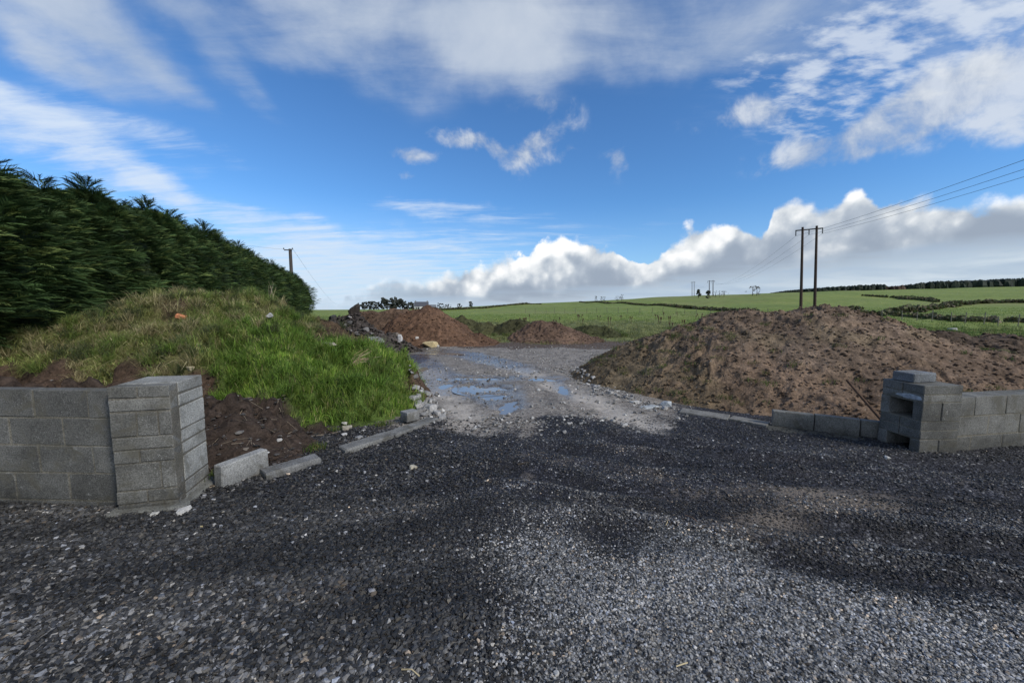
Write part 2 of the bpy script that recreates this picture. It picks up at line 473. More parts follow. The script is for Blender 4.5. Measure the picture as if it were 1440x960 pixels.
def make_soil_mat():
    m, g = new_mat('turned_soil')
    P = wpos(g)
    n1 = g.noise(P, 0.9, 5, 0.6); n2 = g.noise(P, 7, 6, 0.68, 0.5); n3 = g.noise(P, 38, 5, 0.7); 
    col = g.vmath('SCALE', g.attr('tone'), s=g.ss(n1, 0.3, 0.7, 0.75, 1.28))
    col = g.vmath('SCALE', col, s=g.ss(n2, 0.3, 0.72, 0.55, 1.42))
    col = g.vmath('SCALE', col, s=g.ss(n3, 0.3, 0.7, 0.72, 1.28))
    straw = g.ss(g.noise(g.vmath('MULTIPLY', P, (1, 3, 2)), 16, 4, 0.7, 1.2), 0.63, 0.70)
    col = g.mix(g.math('MULTIPLY', straw, 0.30), col, (0.17, 0.12, 0.07))
    v = g.n('ShaderNodeTexVoronoi'); g.put(v.inputs['Vector'], P); v.inputs['Scale'].default_value = 16
    peb = g.math('MULTIPLY', g.ss(v.outputs['Distance'], 0.16, 0.10), g.ss(g.sep(v.outputs['Color'])[0], 0.90, 0.93))
    col = g.mix(peb, col, (0.30, 0.28, 0.25))
    g.put(g.bs.inputs['Base Color'], col)
    g.bs.inputs['Roughness'].default_value = 0.95; g.bs.inputs['Specular IOR Level'].default_value = 0.15
    h = g.math('ADD', g.math('MULTIPLY', n2, 1.0), g.math('MULTIPLY', n3, 0.45))
    h = g.math('SUBTRACT', h, g.math('MULTIPLY', g.vor(P, 30, 'F1'), 0.30))
    g.put(g.bs.inputs['Normal'], bump(g, h, 0.8, 0.03))
    return m
M_SOIL = make_soil_mat()

def make_ground_mat():
    m, g = new_mat('ground_surface')
    P = wpos(g)
    A = g.attr('zone_a'); Aa = g.attr('zone_a', 'Alpha'); B = g.attr('zone_b'); Ba = g.attr('zone_b', 'Alpha')
    s = g.sep(A); light, track, pale = s[0], s[1], s[2]; wet = Aa
    s = g.sep(B); dirt, rough, field = s[0], s[1], s[2]; tan = Ba
    nm = g.noise(P, 2.3, 5, 0.6); nf = g.noise(P, 14, 5, 0.65); ng = g.noise(P, 60, 4, 0.7)
    def soften(msk, amt=0.5, lo=0.35, hi=0.65):
        return g.ss(g.math('ADD', msk, g.math('MULTIPLY', g.math('SUBTRACT', nf, 0.5), amt)), lo, hi)
    v = g.n('ShaderNodeTexVoronoi'); g.put(v.inputs['Vector'], P); v.inputs['Scale'].default_value = 55
    cell = g.sep(v.outputs['Color'])[0]
    v2 = g.n('ShaderNodeTexVoronoi'); g.put(v2.inputs['Vector'], P); v2.inputs['Scale'].default_value = 24
    cell2 = g.sep(v2.outputs['Color'])[1]
    gap = g.ss(v.outputs['Distance'], 0.25, 0.62, 1.0, 0.35)
    plan = g.ramp(cell, [(0.0, (0.012, 0.012, 0.017)), (0.6, (0.028, 0.029, 0.038)), (0.86, (0.062, 0.063, 0.074)), (0.96, (0.13, 0.13, 0.14)), (1.0, (0.28, 0.28, 0.28))])
    plan = g.vmath('SCALE', plan, s=gap)
    plan = g.vmath('SCALE', plan, s=g.ss(nm, 0.3, 0.72, 0.70, 1.6))
    bigst = g.math('MULTIPLY', g.ss(cell2, 0.965, 0.975), g.ss(v2.outputs['Distance'], 0.30, 0.18))
    plan = g.mix(bigst, plan, (0.25, 0.25, 0.24))
    lg = g.ramp(cell, [(0.0, (0.05, 0.052, 0.055)), (0.5, (0.13, 0.135, 0.14)), (1.0, (0.40, 0.41, 0.41))])
    lg = g.vmath('SCALE', lg, s=gap)
    col = g.mix(soften(light), plan, lg)
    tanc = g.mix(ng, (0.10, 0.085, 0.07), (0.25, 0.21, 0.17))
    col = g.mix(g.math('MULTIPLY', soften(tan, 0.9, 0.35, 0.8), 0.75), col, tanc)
    # trampled grey track
    tk = g.ramp(g.math('ADD', g.math('MULTIPLY', nf, 0.6), g.math('MULTIPLY', cell, 0.4)), [(0.25, (0.085, 0.074, 0.064)), (0.5, (0.20, 0.176, 0.150)), (0.78, (0.36, 0.33, 0.29))])
    tk = g.mix(g.math('MULTIPLY', g.ss(cell2, 0.90, 0.93), g.ss(v2.outputs['Distance'], 0.36, 0.22)), tk, (0.33, 0.33, 0.31))
    tk = g.vmath('SCALE', tk, s=g.ss(nm, 0.3, 0.7, 0.72, 1.25))
    pl = g.mix(nf, (0.32, 0.285, 0.245), (0.50, 0.46, 0.405))
    tk = g.mix(g.math('MULTIPLY', soften(pale, 0.8, 0.25, 0.85), 0.85), tk, pl)
    tkm = soften(track, 1.0, 0.15, 0.9)
    col = g.mix(tkm, col, tk)
    # bare earth
    dt = g.mix(g.ss(nf, 0.3, 0.7), (0.040, 0.026, 0.017), (0.125, 0.088, 0.060))
    dt = g.mix(g.math('MULTIPLY', g.ss(cell2, 0.93, 0.95), 0.7), dt, (0.24, 0.23, 0.21))
    col = g.mix(soften(dirt, 0.9), col, dt)
    # wetness darkens
    wm = g.ss(g.math('ADD', wet, g.math('MULTIPLY', g.math('SUBTRACT', nm, 0.5), 0.8)), 0.35, 0.75)
    col = g.vmath('SCALE', col, s=g.mixf(wm, 1.0, 0.72))
    # rough grass then pasture
    ngr = g.noise(g.vmath('MULTIPLY', P, (1, 0.6, 1)), 1.6, 7, 0.68)
    nbig = g.noise(P, 0.05, 4, 0.6); nmid2 = g.noise(P, 0.35, 5, 0.65)
    rg = g.ramp(ngr, [(0.28, (0.05, 0.055, 0.022)), (0.48, (0.12, 0.14, 0.045)), (0.62, (0.19, 0.20, 0.07)), (0.78, (0.32, 0.29, 0.13))])
    col = g.mix(soften(rough, 1.0), col, rg)
    fg = g.ramp(g.math('ADD', g.math('MULTIPLY', nmid2, 0.6), g.math('MULTIPLY', nbig, 0.4)), [(0.35, (0.115, 0.160, 0.030)), (0.52, (0.165, 0.212, 0.042)), (0.68, (0.235, 0.255, 0.070))])
    fg = g.vmath('SCALE', fg, s=g.ss(ngr, 0.3, 0.7, 0.8, 1.2))
    fg = g.mix(g.ss(g.noise(P, 0.022, 3), 0.5, 0.62, 0.0, 0.55), fg, (0.20, 0.205, 0.075))
    gm = g.ss(g.math('ADD', field, g.math('MULTIPLY', g.math('SUBTRACT', nmid2, 0.5), 0.7)), 0.3, 0.7)
    col = g.mix(gm, col, fg)
    g.put(g.bs.inputs['Base Color'], col)
    rgh = g.mixf(wm, 0.80, 0.22)
    rgh = g.math('MAXIMUM', rgh, g.math('MULTIPLY', g.math('MAXIMUM', rough, field), 0.95))
    g.put(g.bs.inputs['Roughness'], rgh)
    g.bs.inputs['Specular IOR Level'].default_value = 0.35
    h1 = g.math('SUBTRACT', 1.0, v.outputs['Distance'])
    hard = g.math('SUBTRACT', 1.0, g.math('MAXIMUM', g.math('MULTIPLY', wm, 0.8), g.math('MULTIPLY', g.math('MULTIPLY', pale, tkm), 0.6)))
    b1 = bump(g, g.math('MULTIPLY', h1, hard), 0.8, 0.010)
    b2 = bump(g, nf, 0.5, 0.03, b1)
    b3 = bump(g, g.math('MULTIPLY', ngr, g.math('MAXIMUM', rough, field)), 0.7, 0.25, b2)
    g.put(g.bs.inputs['Normal'], b3)
    return m
M_GROUND = make_ground_mat()

def make_mound_mat():
    """left bank: soil under thatch, tone attribute alpha-free"""
    m, g = new_mat('thatched_earth')
    P = wpos(g)
    n2 = g.noise(P, 9, 6, 0.68, 0.6); n3 = g.noise(P, 45, 5, 0.7)
    col = g.vmath('SCALE', g.attr('tone'), s=g.ss(n2, 0.3, 0.7, 0.55, 1.4))
    col = g.vmath('SCALE', col, s=g.ss(n3, 0.3, 0.7, 0.7, 1.3))
    g.put(g.bs.inputs['Base Color'], col)
    g.bs.inputs['Roughness'].default_value = 0.95; g.bs.inputs['Specular IOR Level'].default_value = 0.15
    g.put(g.bs.inputs['Normal'], bump(g, g.math('ADD', n2, g.math('MULTIPLY', n3, 0.4)), 0.9, 0.04))
    return m
M_MOUND = make_mound_mat()

def make_water_mat():
    m, g = new_mat('puddle_water')
    P = wpos(g)
    g.bs.inputs['Base Color'].default_value = (0.20, 0.19, 0.17, 1)
    g.bs.inputs['Roughness'].default_value = 0.03; g.bs.inputs['Specular IOR Level'].default_value = 0.9; g.bs.inputs['IOR'].default_value = 1.5
    g.put(g.bs.inputs['Normal'], bump(g, g.noise(P, 9, 3), 0.06, 0.004))
    return m
M_WATER = make_water_mat()

# ================================================================== terrain
PROF = [(-3000, 437), (0, 437), (460, 436), (600, 435), (720, 429), (860, 423), (960, 419), (1070, 415), (1200, 411), (1440, 407), (1800, 402), (4000, 395)]
PU = np.array([(p[0] - 720) / 538.0 for p in PROF]); PR = np.array([(430.5 - p[1]) / 538.0 for p in PROF])
YC = 260.0
def far_h(x, y):
    x = np.asarray(x, float); y = np.asarray(y, float)
    u = x / np.maximum(y, 30.0)
    crest = 1.6 + YC * np.interp(u, PU, PR)
    t = sstep(y, 10, YC)
    h = t * crest
    und = fbm(x, y, 0.018, 3, 5) * 0.9 * sstep(y, 40, 110) * (1 - sstep(y, 200, YC))
    drop = np.clip(y - YC, 0, 3000) * 0.03
    return h + und - drop
TRACK_L = [(-0.28, 4.4), (-0.99, 6.55), (-2.14, 9.5), (-3.8, 12.8), (-7.5, 16.5)]
TRACK_R = [(1.75, 4.9), (1.07, 7.1), (0.36, 9.5), (-1.6, 12.6), (-3.4, 14.2), (-7.5, 18.0)]
PUDD = [(-0.55, 7.35, 0.45, 0.42), (-0.80, 8.45, 0.65, 0.22), (-0.30, 6.75, 0.24, 0.40), (-0.05, 6.1, 0.20, 0.45), (0.62, 8.4, 0.40, 0.22), (-3.0, 12.9, 1.1, 0.25), (-1.80, 7.2, 0.13, 0.3), (-1.35, 7.7, 0.13, 0.55), (0.98, 7.3, 0.12, 0.5), (-2.3, 9.9, 0.14, 0.8)]
RUTS = [(0.3, 4.2, 4.2, 2.9), (1.2, 4.5, 5.2, 2.7), (0.2, 3.1, 5.4, 1.9), (0.6, 2.6, 5.0, 1.5), (1.5, 3.9, 5.4, 3.6), (0.0, 3.6, 3.6, 2.2)]
def rut_mask(x, y):  # colours ruts darker, ridges lighter: compaction plus relief shading put into the colour
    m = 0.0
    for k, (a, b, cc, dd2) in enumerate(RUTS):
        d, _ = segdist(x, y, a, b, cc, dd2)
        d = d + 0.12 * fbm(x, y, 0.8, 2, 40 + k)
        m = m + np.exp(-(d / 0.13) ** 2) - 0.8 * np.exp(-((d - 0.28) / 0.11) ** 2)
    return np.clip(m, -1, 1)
def near_h(x, y):
    x = np.asarray(x, float); y = np.asarray(y, float)
    n = (1 - sstep(y, 16, 24))
    h = fbm(x, y, 0.35, 3, 3) * 0.035 + fbm(x, y, 2.2, 3, 9) * 0.010 + fbm(x, y, 9.0, 2, 19) * 0.006
    for pl in (TRACK_L, TRACK_R):
        d = polydist(x, y, pl)
        h = h - 0.035 * np.exp(-(d / 0.28) ** 2) + 0.02 * np.exp(-((d - 0.5) / 0.18) ** 2)
    # ruts sweeping across the planings on the right
    for k, (a, b, cc, dd2) in enumerate([(0.3, 4.2, 4.2, 2.9), (1.2, 4.5, 5.2, 2.7), (0.2, 3.1, 5.4, 1.9), (0.6, 2.6, 5.0, 1.5), (1.5, 3.9, 5.4, 3.6), (0.0, 3.6, 3.6, 2.2)]):
        d, _ = segdist(x, y, a, b, cc, dd2)
        d = d + 0.12 * fbm(x, y, 0.8, 2, 40 + k)
        h = h - 0.030 * np.exp(-(d / 0.11) ** 2) + 0.018 * np.exp(-((d - 0.22) / 0.08) ** 2)
    for (px, py, rx, ry) in PUDD:
        r = np.sqrt(((x - px) / rx) ** 2 + ((y - py) / ry) ** 2) + 0.65 * fbm(x, y, 2.8, 4, 77)
        h = h * (1 - 0.8 * np.exp(-(r / 1.3) ** 4)) - 0.045 * np.exp(-(r / 0.85) ** 4)
    # rough, tussocky ground past the yard
    h = h + fbm(x, y, 0.8, 4, 23) * 0.14 * sstep(y, 16, 19) * (1 - sstep(y, 40, 70))
    return h * n + h * (1 - n) * (1 - sstep(y, 40, 70))
def H(x, y):
    return far_h(x, y) + near_h(x, y)
def H1(x, y): return float(H(np.array([x]), np.array([y]))[0])
def on_ground(px, py):
    """world point of the terrain seen at a photo pixel"""
    d = ray(px, py); t = np.linspace(1.0 / d[1], 330.0 / d[1], 6000)
    X, Y, Z = d[0] * t, d[1] * t, CAM_H + d[2] * t
    below = Z < H(X, Y)
    i = int(np.argmax(below)) if below.any() else len(t) - 1
    return X[i], Y[i], H1(X[i], Y[i])
def at(px, py, Y):
    d = ray(px, py); k = Y / d[1]
    return (d[0] * k, Y, CAM_H + d[2] * k)

def zones(x, y):
    """how much of each surface lies at a point"""
    w1 = fbm(x, y, 0.9, 3, 51); w2 = fbm(x, y, 0.35, 3, 61)
    yl = np.interp(x, [-5, -1.5, -0.6, -0.2, 1.2, 2.4, 4], [2.1, 1.95, 1.8, 2.55, 2.5, 1.80, 1.3])
    light = 1 - sstep(y + 0.40 * w1 + 0.25 * w2, yl - 0.45, yl + 0.40)
    light = light * (0.45 + 0.55 * sstep(x + 0.4 * w2, -0.45, 0.2))
    light = light - 0.9 * np.exp(-(((x + 0.36) / 0.26) ** 2 + ((y - 1.88) / 0.30) ** 2))
    light = light * (1 - sstep(y, 2.6, 3.4))
    bx = [-9, -2.6, -1.05, 0.2, 0.5, 1.2, 1.9, 2.6, 9]; by = [4.6, 5.4, 5.15, 4.6, 5.2, 5.0, 4.75, 6.0, 6.4]
    yb = np.interp(x, bx, by) + 0.45 * w1 + 0.25 * fbm(x, y, 3.5, 3, 52)
    track = sstep(y, yb - 0.5, yb + 0.6)
    # darker stone yard further back to the right of the track
    dT = np.minimum(polydist(x, y, TRACK_L), polydist(x, y, TRACK_R))
    pale = np.exp(-(dT / 0.42) ** 2) * (0.75 + 0.5 * w1) + 0.5 * np.exp(-(polydist(x, y, [(1.75, 4.9), (2.3, 4.6)]) / 0.35) ** 2)
    pale = pale * (1 - 0.75 * sstep(y, 9.5, 12.5))
    wet = 0.25 + 0.8 * np.exp(-(polydist(x, y, TRACK_L) / 0.6) ** 2) * sstep(y, 6.5, 9) + 0.8 * np.exp(-(polydist(x, y, TRACK_R) / 0.55) ** 2) * sstep(y, 8, 11)
    for (px, py, rx, ry) in PUDD:
        r = np.sqrt(((x - px) / rx) ** 2 + ((y - py) / ry) ** 2)
        wet = wet + 0.7 * np.exp(-(r / 1.5) ** 2)
    wet = wet * sstep(y, 5.0, 6.2) * (1 - sstep(y, 15, 17))
    dirt = sstep(y + 0.6 * w1 - 0.12 * np.clip(-x, 0, 30), 13.9, 14.8)
    dirt = np.maximum(dirt, sstep(-x + 0.3 * w1, 2.35, 2.8) * sstep(y, 3.2, 3.5) * (1 - sstep(y, 12, 14)))
    rough = sstep(y + 1.3 * w2, 15.4, 17.6)
    rough = np.maximum(rough, sstep(x, 8.5, 11) * sstep(y, 8.5, 10)); rough = np.maximum(rough, sstep(-x, 8, 11) * sstep(y, 6, 9))
    field = sstep(y + 4 * w2, 30, 44)
    field = np.maximum(field, sstep(x + 0.8 * w2, 12.5, 15.5) * sstep(y, 9, 11))
    tan = 0.85 * np.exp(-(((x - 1.95) / 0.42) ** 2 + ((y - 2.78) / 0.18) ** 2)) + 0.55 * np.exp(-(((x - 2.9) / 0.7) ** 2 + ((y - 3.15) / 0.25) ** 2)) + 0.5 * np.exp(-(((x - 1.7) / 0.9) ** 2 + ((y - 3.2) / 0.2) ** 2)) + 0.6 * np.exp(-(((x - 0.15) / 0.15) ** 2 + ((y - 3.55) / 0.12) ** 2)) \
        + 0.45 * np.exp(-(((x + 1.0) / 0.3) ** 2 + ((y - 2.0) / 0.08) ** 2)) + 0.4 * np.exp(-(((x - 4.0) / 0.8) ** 2 + ((y - 3.0) / 0.15) ** 2)) \
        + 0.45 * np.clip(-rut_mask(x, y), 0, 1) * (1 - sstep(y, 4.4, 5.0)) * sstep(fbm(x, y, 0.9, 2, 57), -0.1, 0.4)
    return light, track, pale, wet, dirt, rough, field, tan

def axis(dense, step, lo, hi, growth=1.14):
    a = list(np.arange(dense[0], dense[1] + 1e-6, step)); s = step; v = a[-1]
    while v < hi: s *= growth; v += s; a.append(v)
    s = step; v = a[0]; b = []
    while v > lo: s *= growth; v -= s; b.append(v)
    return np.array(b[::-1] + a)
def build_ground():
    xs = axis((-5.0, 6.5), 0.045, -3000, 3000, 1.045); ys = axis((1.2, 15.5), 0.045, -2500, 3500, 1.03)
    X, Y = np.meshgrid(xs, ys); Z = H(X, Y)
    nx, ny = len(xs), len(ys)
    i = np.arange(nx * ny).reshape(ny, nx)
    F = np.stack([i[:-1, :-1], i[:-1, 1:], i[1:, 1:], i[1:, :-1]], -1).reshape(-1, 4)
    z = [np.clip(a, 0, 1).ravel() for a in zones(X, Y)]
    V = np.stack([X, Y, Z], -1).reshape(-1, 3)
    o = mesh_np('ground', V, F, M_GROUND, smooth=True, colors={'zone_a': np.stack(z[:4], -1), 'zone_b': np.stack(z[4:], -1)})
    tag(o, kind='structure')
    print('ground', len(V))
build_ground(); print('T build_ground()', round(time.time() - T0, 1))

def build_puddles():
    """still water lying in the hollows of the track"""
    zz = -0.012
    for k, (px, py, rx, ry) in enumerate(PUDD):
        n = 40; a = np.linspace(0, 2 * np.pi, n, endpoint=False)
        rr = 1.25
        z = zz
        zl = [H1(px + rx * 0.3 * math.cos(t), py + ry * 0.3 * math.sin(t)) for t in a[::4]] + [H1(px, py)]
        z = float(np.mean(zl)) + 0.016
        V = [(px, py, z)] + [(px + rr * rx * math.cos(t) * 1.1, py + rr * ry * math.sin(t) * 1.1, z) for t in a]
        F = [(0, 1 + j, 1 + (j + 1) % n) for j in range(n)]
        o = mesh_np('puddle', V, F, M_WATER)
        tag(o, kind='structure')
build_puddles(); print('T build_puddles()', round(time.time() - T0, 1))

# ================================================================== mounds (heaps of soil)
class Heap:
    def __init__(self, caps, noise=0.09, clod=0.035, seed=1, round_=0.12, p=6.0):
        self.caps = caps; self.noise = noise; self.clod = clod; self.seed = seed; self.k = round_; self.p = p
    def base(self, x, y):
        k = self.k; acc = 0; low = None
        for (ax, ay, ah, bx, by, bh, wa, wb) in self.caps:
            d, t = segdist(x, y, ax, ay, bx, by)
            w = wa + (wb - wa) * t; hh = ah + (bh - ah) * t
            r = d / w
            f = (math.sqrt(1 + k) - np.sqrt(r * r + k)) / (math.sqrt(1 + k) - math.sqrt(k))
            v = f * hh
            low = v if low is None else np.maximum(low, v)
            acc = acc + np.maximum(v, 0) ** self.p
        return np.where(low > 0, acc ** (1 / self.p), np.maximum(low, -0.4))
    def h(self, x, y):
        b = self.base(x, y)
        m = sstep(b, -0.05, 0.35)
        s = self.seed
        wx = x + 0.30 * fbm(x, y, 1.3, 2, s + 31); wy = y + 0.30 * fbm(x, y, 1.3, 2, s + 37)
        mod = 0.35 + 1.3 * sstep(fbm(x, y, 0.7, 2, s + 41), -0.5, 0.6)
        det = self.noise * fbm(x, y, 1.1, 3, s) + self.clod * mod * (0.75 * fbm(wx, wy * 1.4, 2.6, 5, s + 5, 0.6) + 0.55 * np.maximum(fbm(wx, wy, 6.5, 4, s + 9, 0.62), -0.15))
        return b + det * (0.35 + 0.65 * m)
    def z(self, x, y): return H(x, y) + self.h(x, y)
def heap_mesh(name, heap, bbox, step, mat, tonefn, parent=None, clods=0, ctone=(0.1, 0.07, 0.05), csize=(0.012, 0.05)):
    xs = np.arange(bbox[0], bbox[1], step); ys = np.arange(bbox[2], bbox[3], step)
    X, Y = np.meshgrid(xs, ys); hh = heap.h(X, Y); Z = H(X, Y) + hh
    nx, ny = len(xs), len(ys); i = np.arange(nx * ny).reshape(ny, nx)
    F = np.stack([i[:-1, :-1], i[:-1, 1:], i[1:, 1:], i[1:, :-1]], -1).reshape(-1, 4)
    keep = (hh.ravel()[F] > -0.05).any(1); F = F[keep]
    used = np.unique(F); remap = -np.ones(nx * ny, int); remap[used] = np.arange(len(used))
    # horizontal jitter gives overhangs and breaks the grid
    JX = fbm(X, Y, 7, 2, heap.seed + 70) * step * 0.9; JY = fbm(X, Y, 7, 2, heap.seed + 80) * step * 0.9
    V = np.stack([X + JX, Y + JY, Z], -1).reshape(-1, 3)[used]; F = remap[F]
    tone = tonefn(X, Y, hh).reshape(-1, 3)[used]
    g = Geo(); g.add(V, F, tone)
    if clods:
        pts = []
        while len(pts) < clods:
            x = random.uniform(bbox[0], bbox[1]); y = random.uniform(bbox[2], bbox[3])
            pts.append((x, y))
        px = np.array([p[0] for p in pts]); py = np.array([p[1] for p in pts])
        hv = heap.h(px, py); ok = hv > -0.02
        px, py, hv = px[ok], py[ok], hv[ok]; pz = H(px, py) + hv
        Vc, Fc, idx = scatter_rocks(px, py, pz, csize[0], csize[1], flat=0.75)
        base = np.array(ctone); tn = tonefn(px, py, hv)
        cc = tn[idx] * RNG.uniform(0.55, 1.5, (len(px), 1))[idx]
        g.add(Vc, Fc, cc)
    return g.build(name, mat, parent, smooth=True) if parent is None or True else None

# convex rock templates: 10 points on a sphere always give 16 triangles
def rock_templates(n=24, verts=10, seed=3):
    rr = np.random.default_rng(seed); TV = []; TF = []
    while len(TV) < n:
        p = rr.normal(size=(verts, 3)); p /= np.linalg.norm(p, axis=1)[:, None]
        V, F = hull([Vector(q) for q in p])
        if len(F) == 2 * verts - 4:
            sc = np.array([1, rr.uniform(0.6, 1), rr.uniform(0.45, 0.85)])
            TV.append(V * sc); TF.append(F)
    return np.array(TV), np.array(TF)
TV10, TF10 = rock_templates()
TV8, TF8 = rock_templates(16, 8, 5)
def scatter_rocks(px, py, pz, smin, smax, flat=1.0, T=None, power=2.2, size=None, sink=0.25):
    TV, TF = T or (TV10, TF10)
    n = len(px); k = RNG.integers(0, len(TV), n)
    s = size if size is not None else smin + (smax - smin) * RNG.random(n) ** power
    V = TV[k] * s[:, None, None]
    a = RNG.random(n) * 6.283; tx = RNG.normal(0, 0.35, n)
    ca, sa, cx, sx = np.cos(a), np.sin(a), np.cos(tx), np.sin(tx)
    y1 = V[..., 1] * cx[:, None] - V[..., 2] * sx[:, None]; z1 = V[..., 1] * sx[:, None] + V[..., 2] * cx[:, None]
    x2 = V[..., 0] * ca[:, None] - y1 * sa[:, None]; y2 = V[..., 0] * sa[:, None] + y1 * ca[:, None]
    V = np.stack([x2 + px[:, None], y2 + py[:, None], z1 * flat + (pz + s * sink)[:, None]], -1)
    F = TF[k] + (np.arange(n) * TV.shape[1])[:, None, None]
    idx = np.repeat(np.arange(n), TV.shape[1])
    return V.reshape(-1, 3), F.reshape(-1, 3), idx

SOIL_R = np.array((0.160, 0.116, 0.083))
big = Heap([(3.1, 8.7, 0.80, 4.6, 8.7, 1.16, 1.75, 2.9), (4.9, 8.3, 1.36, 6.9, 8.3, 1.38, 3.0, 3.2), (6.9, 8.3, 1.36, 8.8, 7.9, 0.78, 3.2, 2.6), (8.8, 7.9, 0.78, 12.0, 7.4, 0.26, 2.6, 1.9), (6.0, 7.4, 1.18, 8.0, 6.9, 0.70, 2.9, 2.3)],
           noise=0.07, clod=0.058, seed=101)
def tone_big(x, y, h):
    t = np.stack([np.full(np.shape(x), c) for c in SOIL_R], -1)
    gmask = np.clip((1 - sstep(x, 2.2, 4.2)) * 0.8 + 0.5 * sstep(fbm(x, y, 0.8, 3, 8), 0.35, 0.7), 0, 1)[..., None] * 0.38
    t = t * (1 - gmask) + np.array((0.095, 0.092, 0.040)) * gmask
    red = sstep(fbm(x, y, 0.45, 2, 88), -0.2, 0.5)[..., None]
    return t * (1 - 0.3 * red) + np.array((0.165, 0.105, 0.068)) * 0.3 * red
o = heap_mesh('soil_heap', big, (0.9, 15.6, 4.2, 12.2), 0.034, M_SOIL, tone_big, clods=30000, csize=(0.006, 0.046))
tag(o, 'long brown heap of turned topsoil behind the right block pillar, the largest heap', 'soil heap')

rear_r = Heap([(10.6, 11.6, 0.85, 13.0, 11.2, 0.72, 1.7, 1.9), (13.0, 11.2, 0.72, 17.5, 11.0, 0.55, 1.9, 2.0)], noise=0.13, clod=0.09, seed=301)
def tone_rear(x, y, h):
    m = sstep(fbm(x, y, 0.9, 3, 12), 0.1, 0.5)[..., None]
    return np.array((0.085, 0.062, 0.045)) * (1 - m) + np.array((0.060, 0.085, 0.025)) * m
o = heap_mesh('soil_heap', rear_r, (8.3, 20.0, 8.8, 13.8), 0.06, M_SOIL, tone_rear, clods=2500, csize=(0.02, 0.09))
tag(o, 'low dark rubbly bank with grassy clods at the field edge on the right', 'soil heap')

def simple_heap(caps, bbox, tone, label, step=0.05, seed=1, clods=1500, noise=0.1, clod=0.06, csize=(0.02, 0.08), mat=None, name='soil_heap'):
    hp = Heap(caps, noise=noise, clod=clod, seed=seed)
    o = heap_mesh(name, hp, bbox, step, mat or M_SOIL, lambda x, y, h: np.tile(np.array(tone), tuple(np.shape(x)) + (1,)), clods=clods, csize=csize)
    tag(o, label, 'soil heap'); return hp
mid = simple_heap([(-4.3, 16.9, 1.32, -3.5, 16.9, 1.36, 2.1, 2.2), (-3.5, 16.9, 1.36, -1.9, 16.4, 0.42, 2.2, 1.4)], (-7.5, 0.4, 14.0, 20.0), (0.112, 0.066, 0.042), 'steep reddish brown soil heap at the track end, a yellow stone at its foot', seed=401)
mid2 = simple_heap([(-8.0, 20.2, 1.25, -5.9, 20.2, 1.40, 2.2, 2.4)], (-11, -3.0, 17, 23.5), (0.095, 0.062, 0.042), 'brown soil heap behind the steep reddish one', seed=421, step=0.07)
small = simple_heap([(1.25, 17.9, 0.84, 1.9, 17.8, 0.80, 1.5, 1.7), (1.9, 17.8, 0.6, 3.0, 17.5, 0.32, 1.6, 1.2)], (-0.8, 5.0, 15.6, 20.0), (0.118, 0.078, 0.056), 'small low brown soil heap in the middle distance beyond the yard', seed=441)
simple_heap([(-0.1, 21.5, 0.80, 0.5, 21.5, 0.75, 1.3, 1.3)], (-2.2, 2.4, 19.5, 23.5), (0.050, 0.050, 0.024), 'small dark turf lump behind and left of the small brown heap', seed=451, clods=500, step=0.06)
simple_heap([(4.0, 19.8, 0.62, 4.6, 19.8, 0.55, 1.1, 1.1)], (2.2, 6.6, 18.2, 21.5), (0.046, 0.050, 0.022), 'small dark turf lump behind and right of the small brown heap', seed=461, clods=500, step=0.06)
simple_heap([(-3.0, 22.6, 0.9, -1.5, 22.0, 0.55, 1.4, 1.3)], (-5.5, 1.0, 20, 25), (0.060, 0.060, 0.028), 'low grassy ridge behind the steep reddish heap', seed=471, clods=400, step=0.07)

print('T heaps', round(time.time() - T0, 1))
# ---- left bank
left = Heap([
    (-7.4, 8.4, 1.58, -5.9, 8.8, 1.50, 3.2, 2.8),      # main crest
    (-5.9, 8.8, 1.46, -5.15, 10.0, 1.08, 2.6, 1.9),
    (-7.4, 8.4, 1.50, -9.0, 7.5, 0.85, 3.0, 2.2),
    (-9.0, 7.5, 0.80, -9.8, 6.0, 0.25, 2.0, 1.4),
    (-4.9, 7.0, 1.10, -3.9, 6.7, 0.84, 2.2, 1.5),      # bright lobe
    (-3.9, 6.7, 0.84, -2.45, 6.75, 0.84, 1.45, 0.98),
    (-3.1, 5.9, 0.56, -2.35, 5.8, 0.42, 1.2, 0.85),
    (-8.5, 4.9, 0.50, -3.6, 4.5, 0.34, 1.6, 1.35),     # bare apron behind the wall
    (-5.3, 10.2, 0.9, -4.4, 10.9, 0.48, 1.5, 1.1),     # earth end towards the rubble
], noise=0.30, clod=0.17, seed=201, round_=0.16, p=7.0)
GLINE = ([-12, -8, -4.7, -3.65, -2.9, -2.45, -1.2], [6.2, 6.1, 5.75, 5.15, 4.95, 4.85, 4.85])
def grassness(x, y):
    w = fbm(x, y, 1.6, 3, 333)
    gy = np.interp(x, *GLINE) + 0.22 * w
    g = sstep(y, gy - 0.12, gy + 0.22)
    g = g * (1 - 0.95 * sstep(x + 0.5 * w, -4.95, -4.5) * sstep(y + 0.5 * w, 8.2, 8.9))     # earth end
    for (cx, cy, rx, ry) in [(-6.75, 7.75, 0.42, 0.20), (-8.9, 7.6, 0.7, 0.35), (-5.0, 8.9, 0.35, 0.3)]:
        g = g * (1 - 0.9 * np.exp(-(((x - cx) / rx) ** 2 + ((y - cy) / ry) ** 2) ** 1.5))
    g = g * (1 - sstep(x + 0.12 * w, -1.85, -1.65) * sstep(y, 6.0, 6.6))
    return g
def lushness(x, y):
    w = fbm(x, y, 1.1, 3, 99)
    return np.clip(sstep(x + 0.25 * (y - 6) + 0.7 * w, -5.7, -4.0) * (1 - sstep(y + 0.9 * w, 7.2, 8.8)), 0, 1)
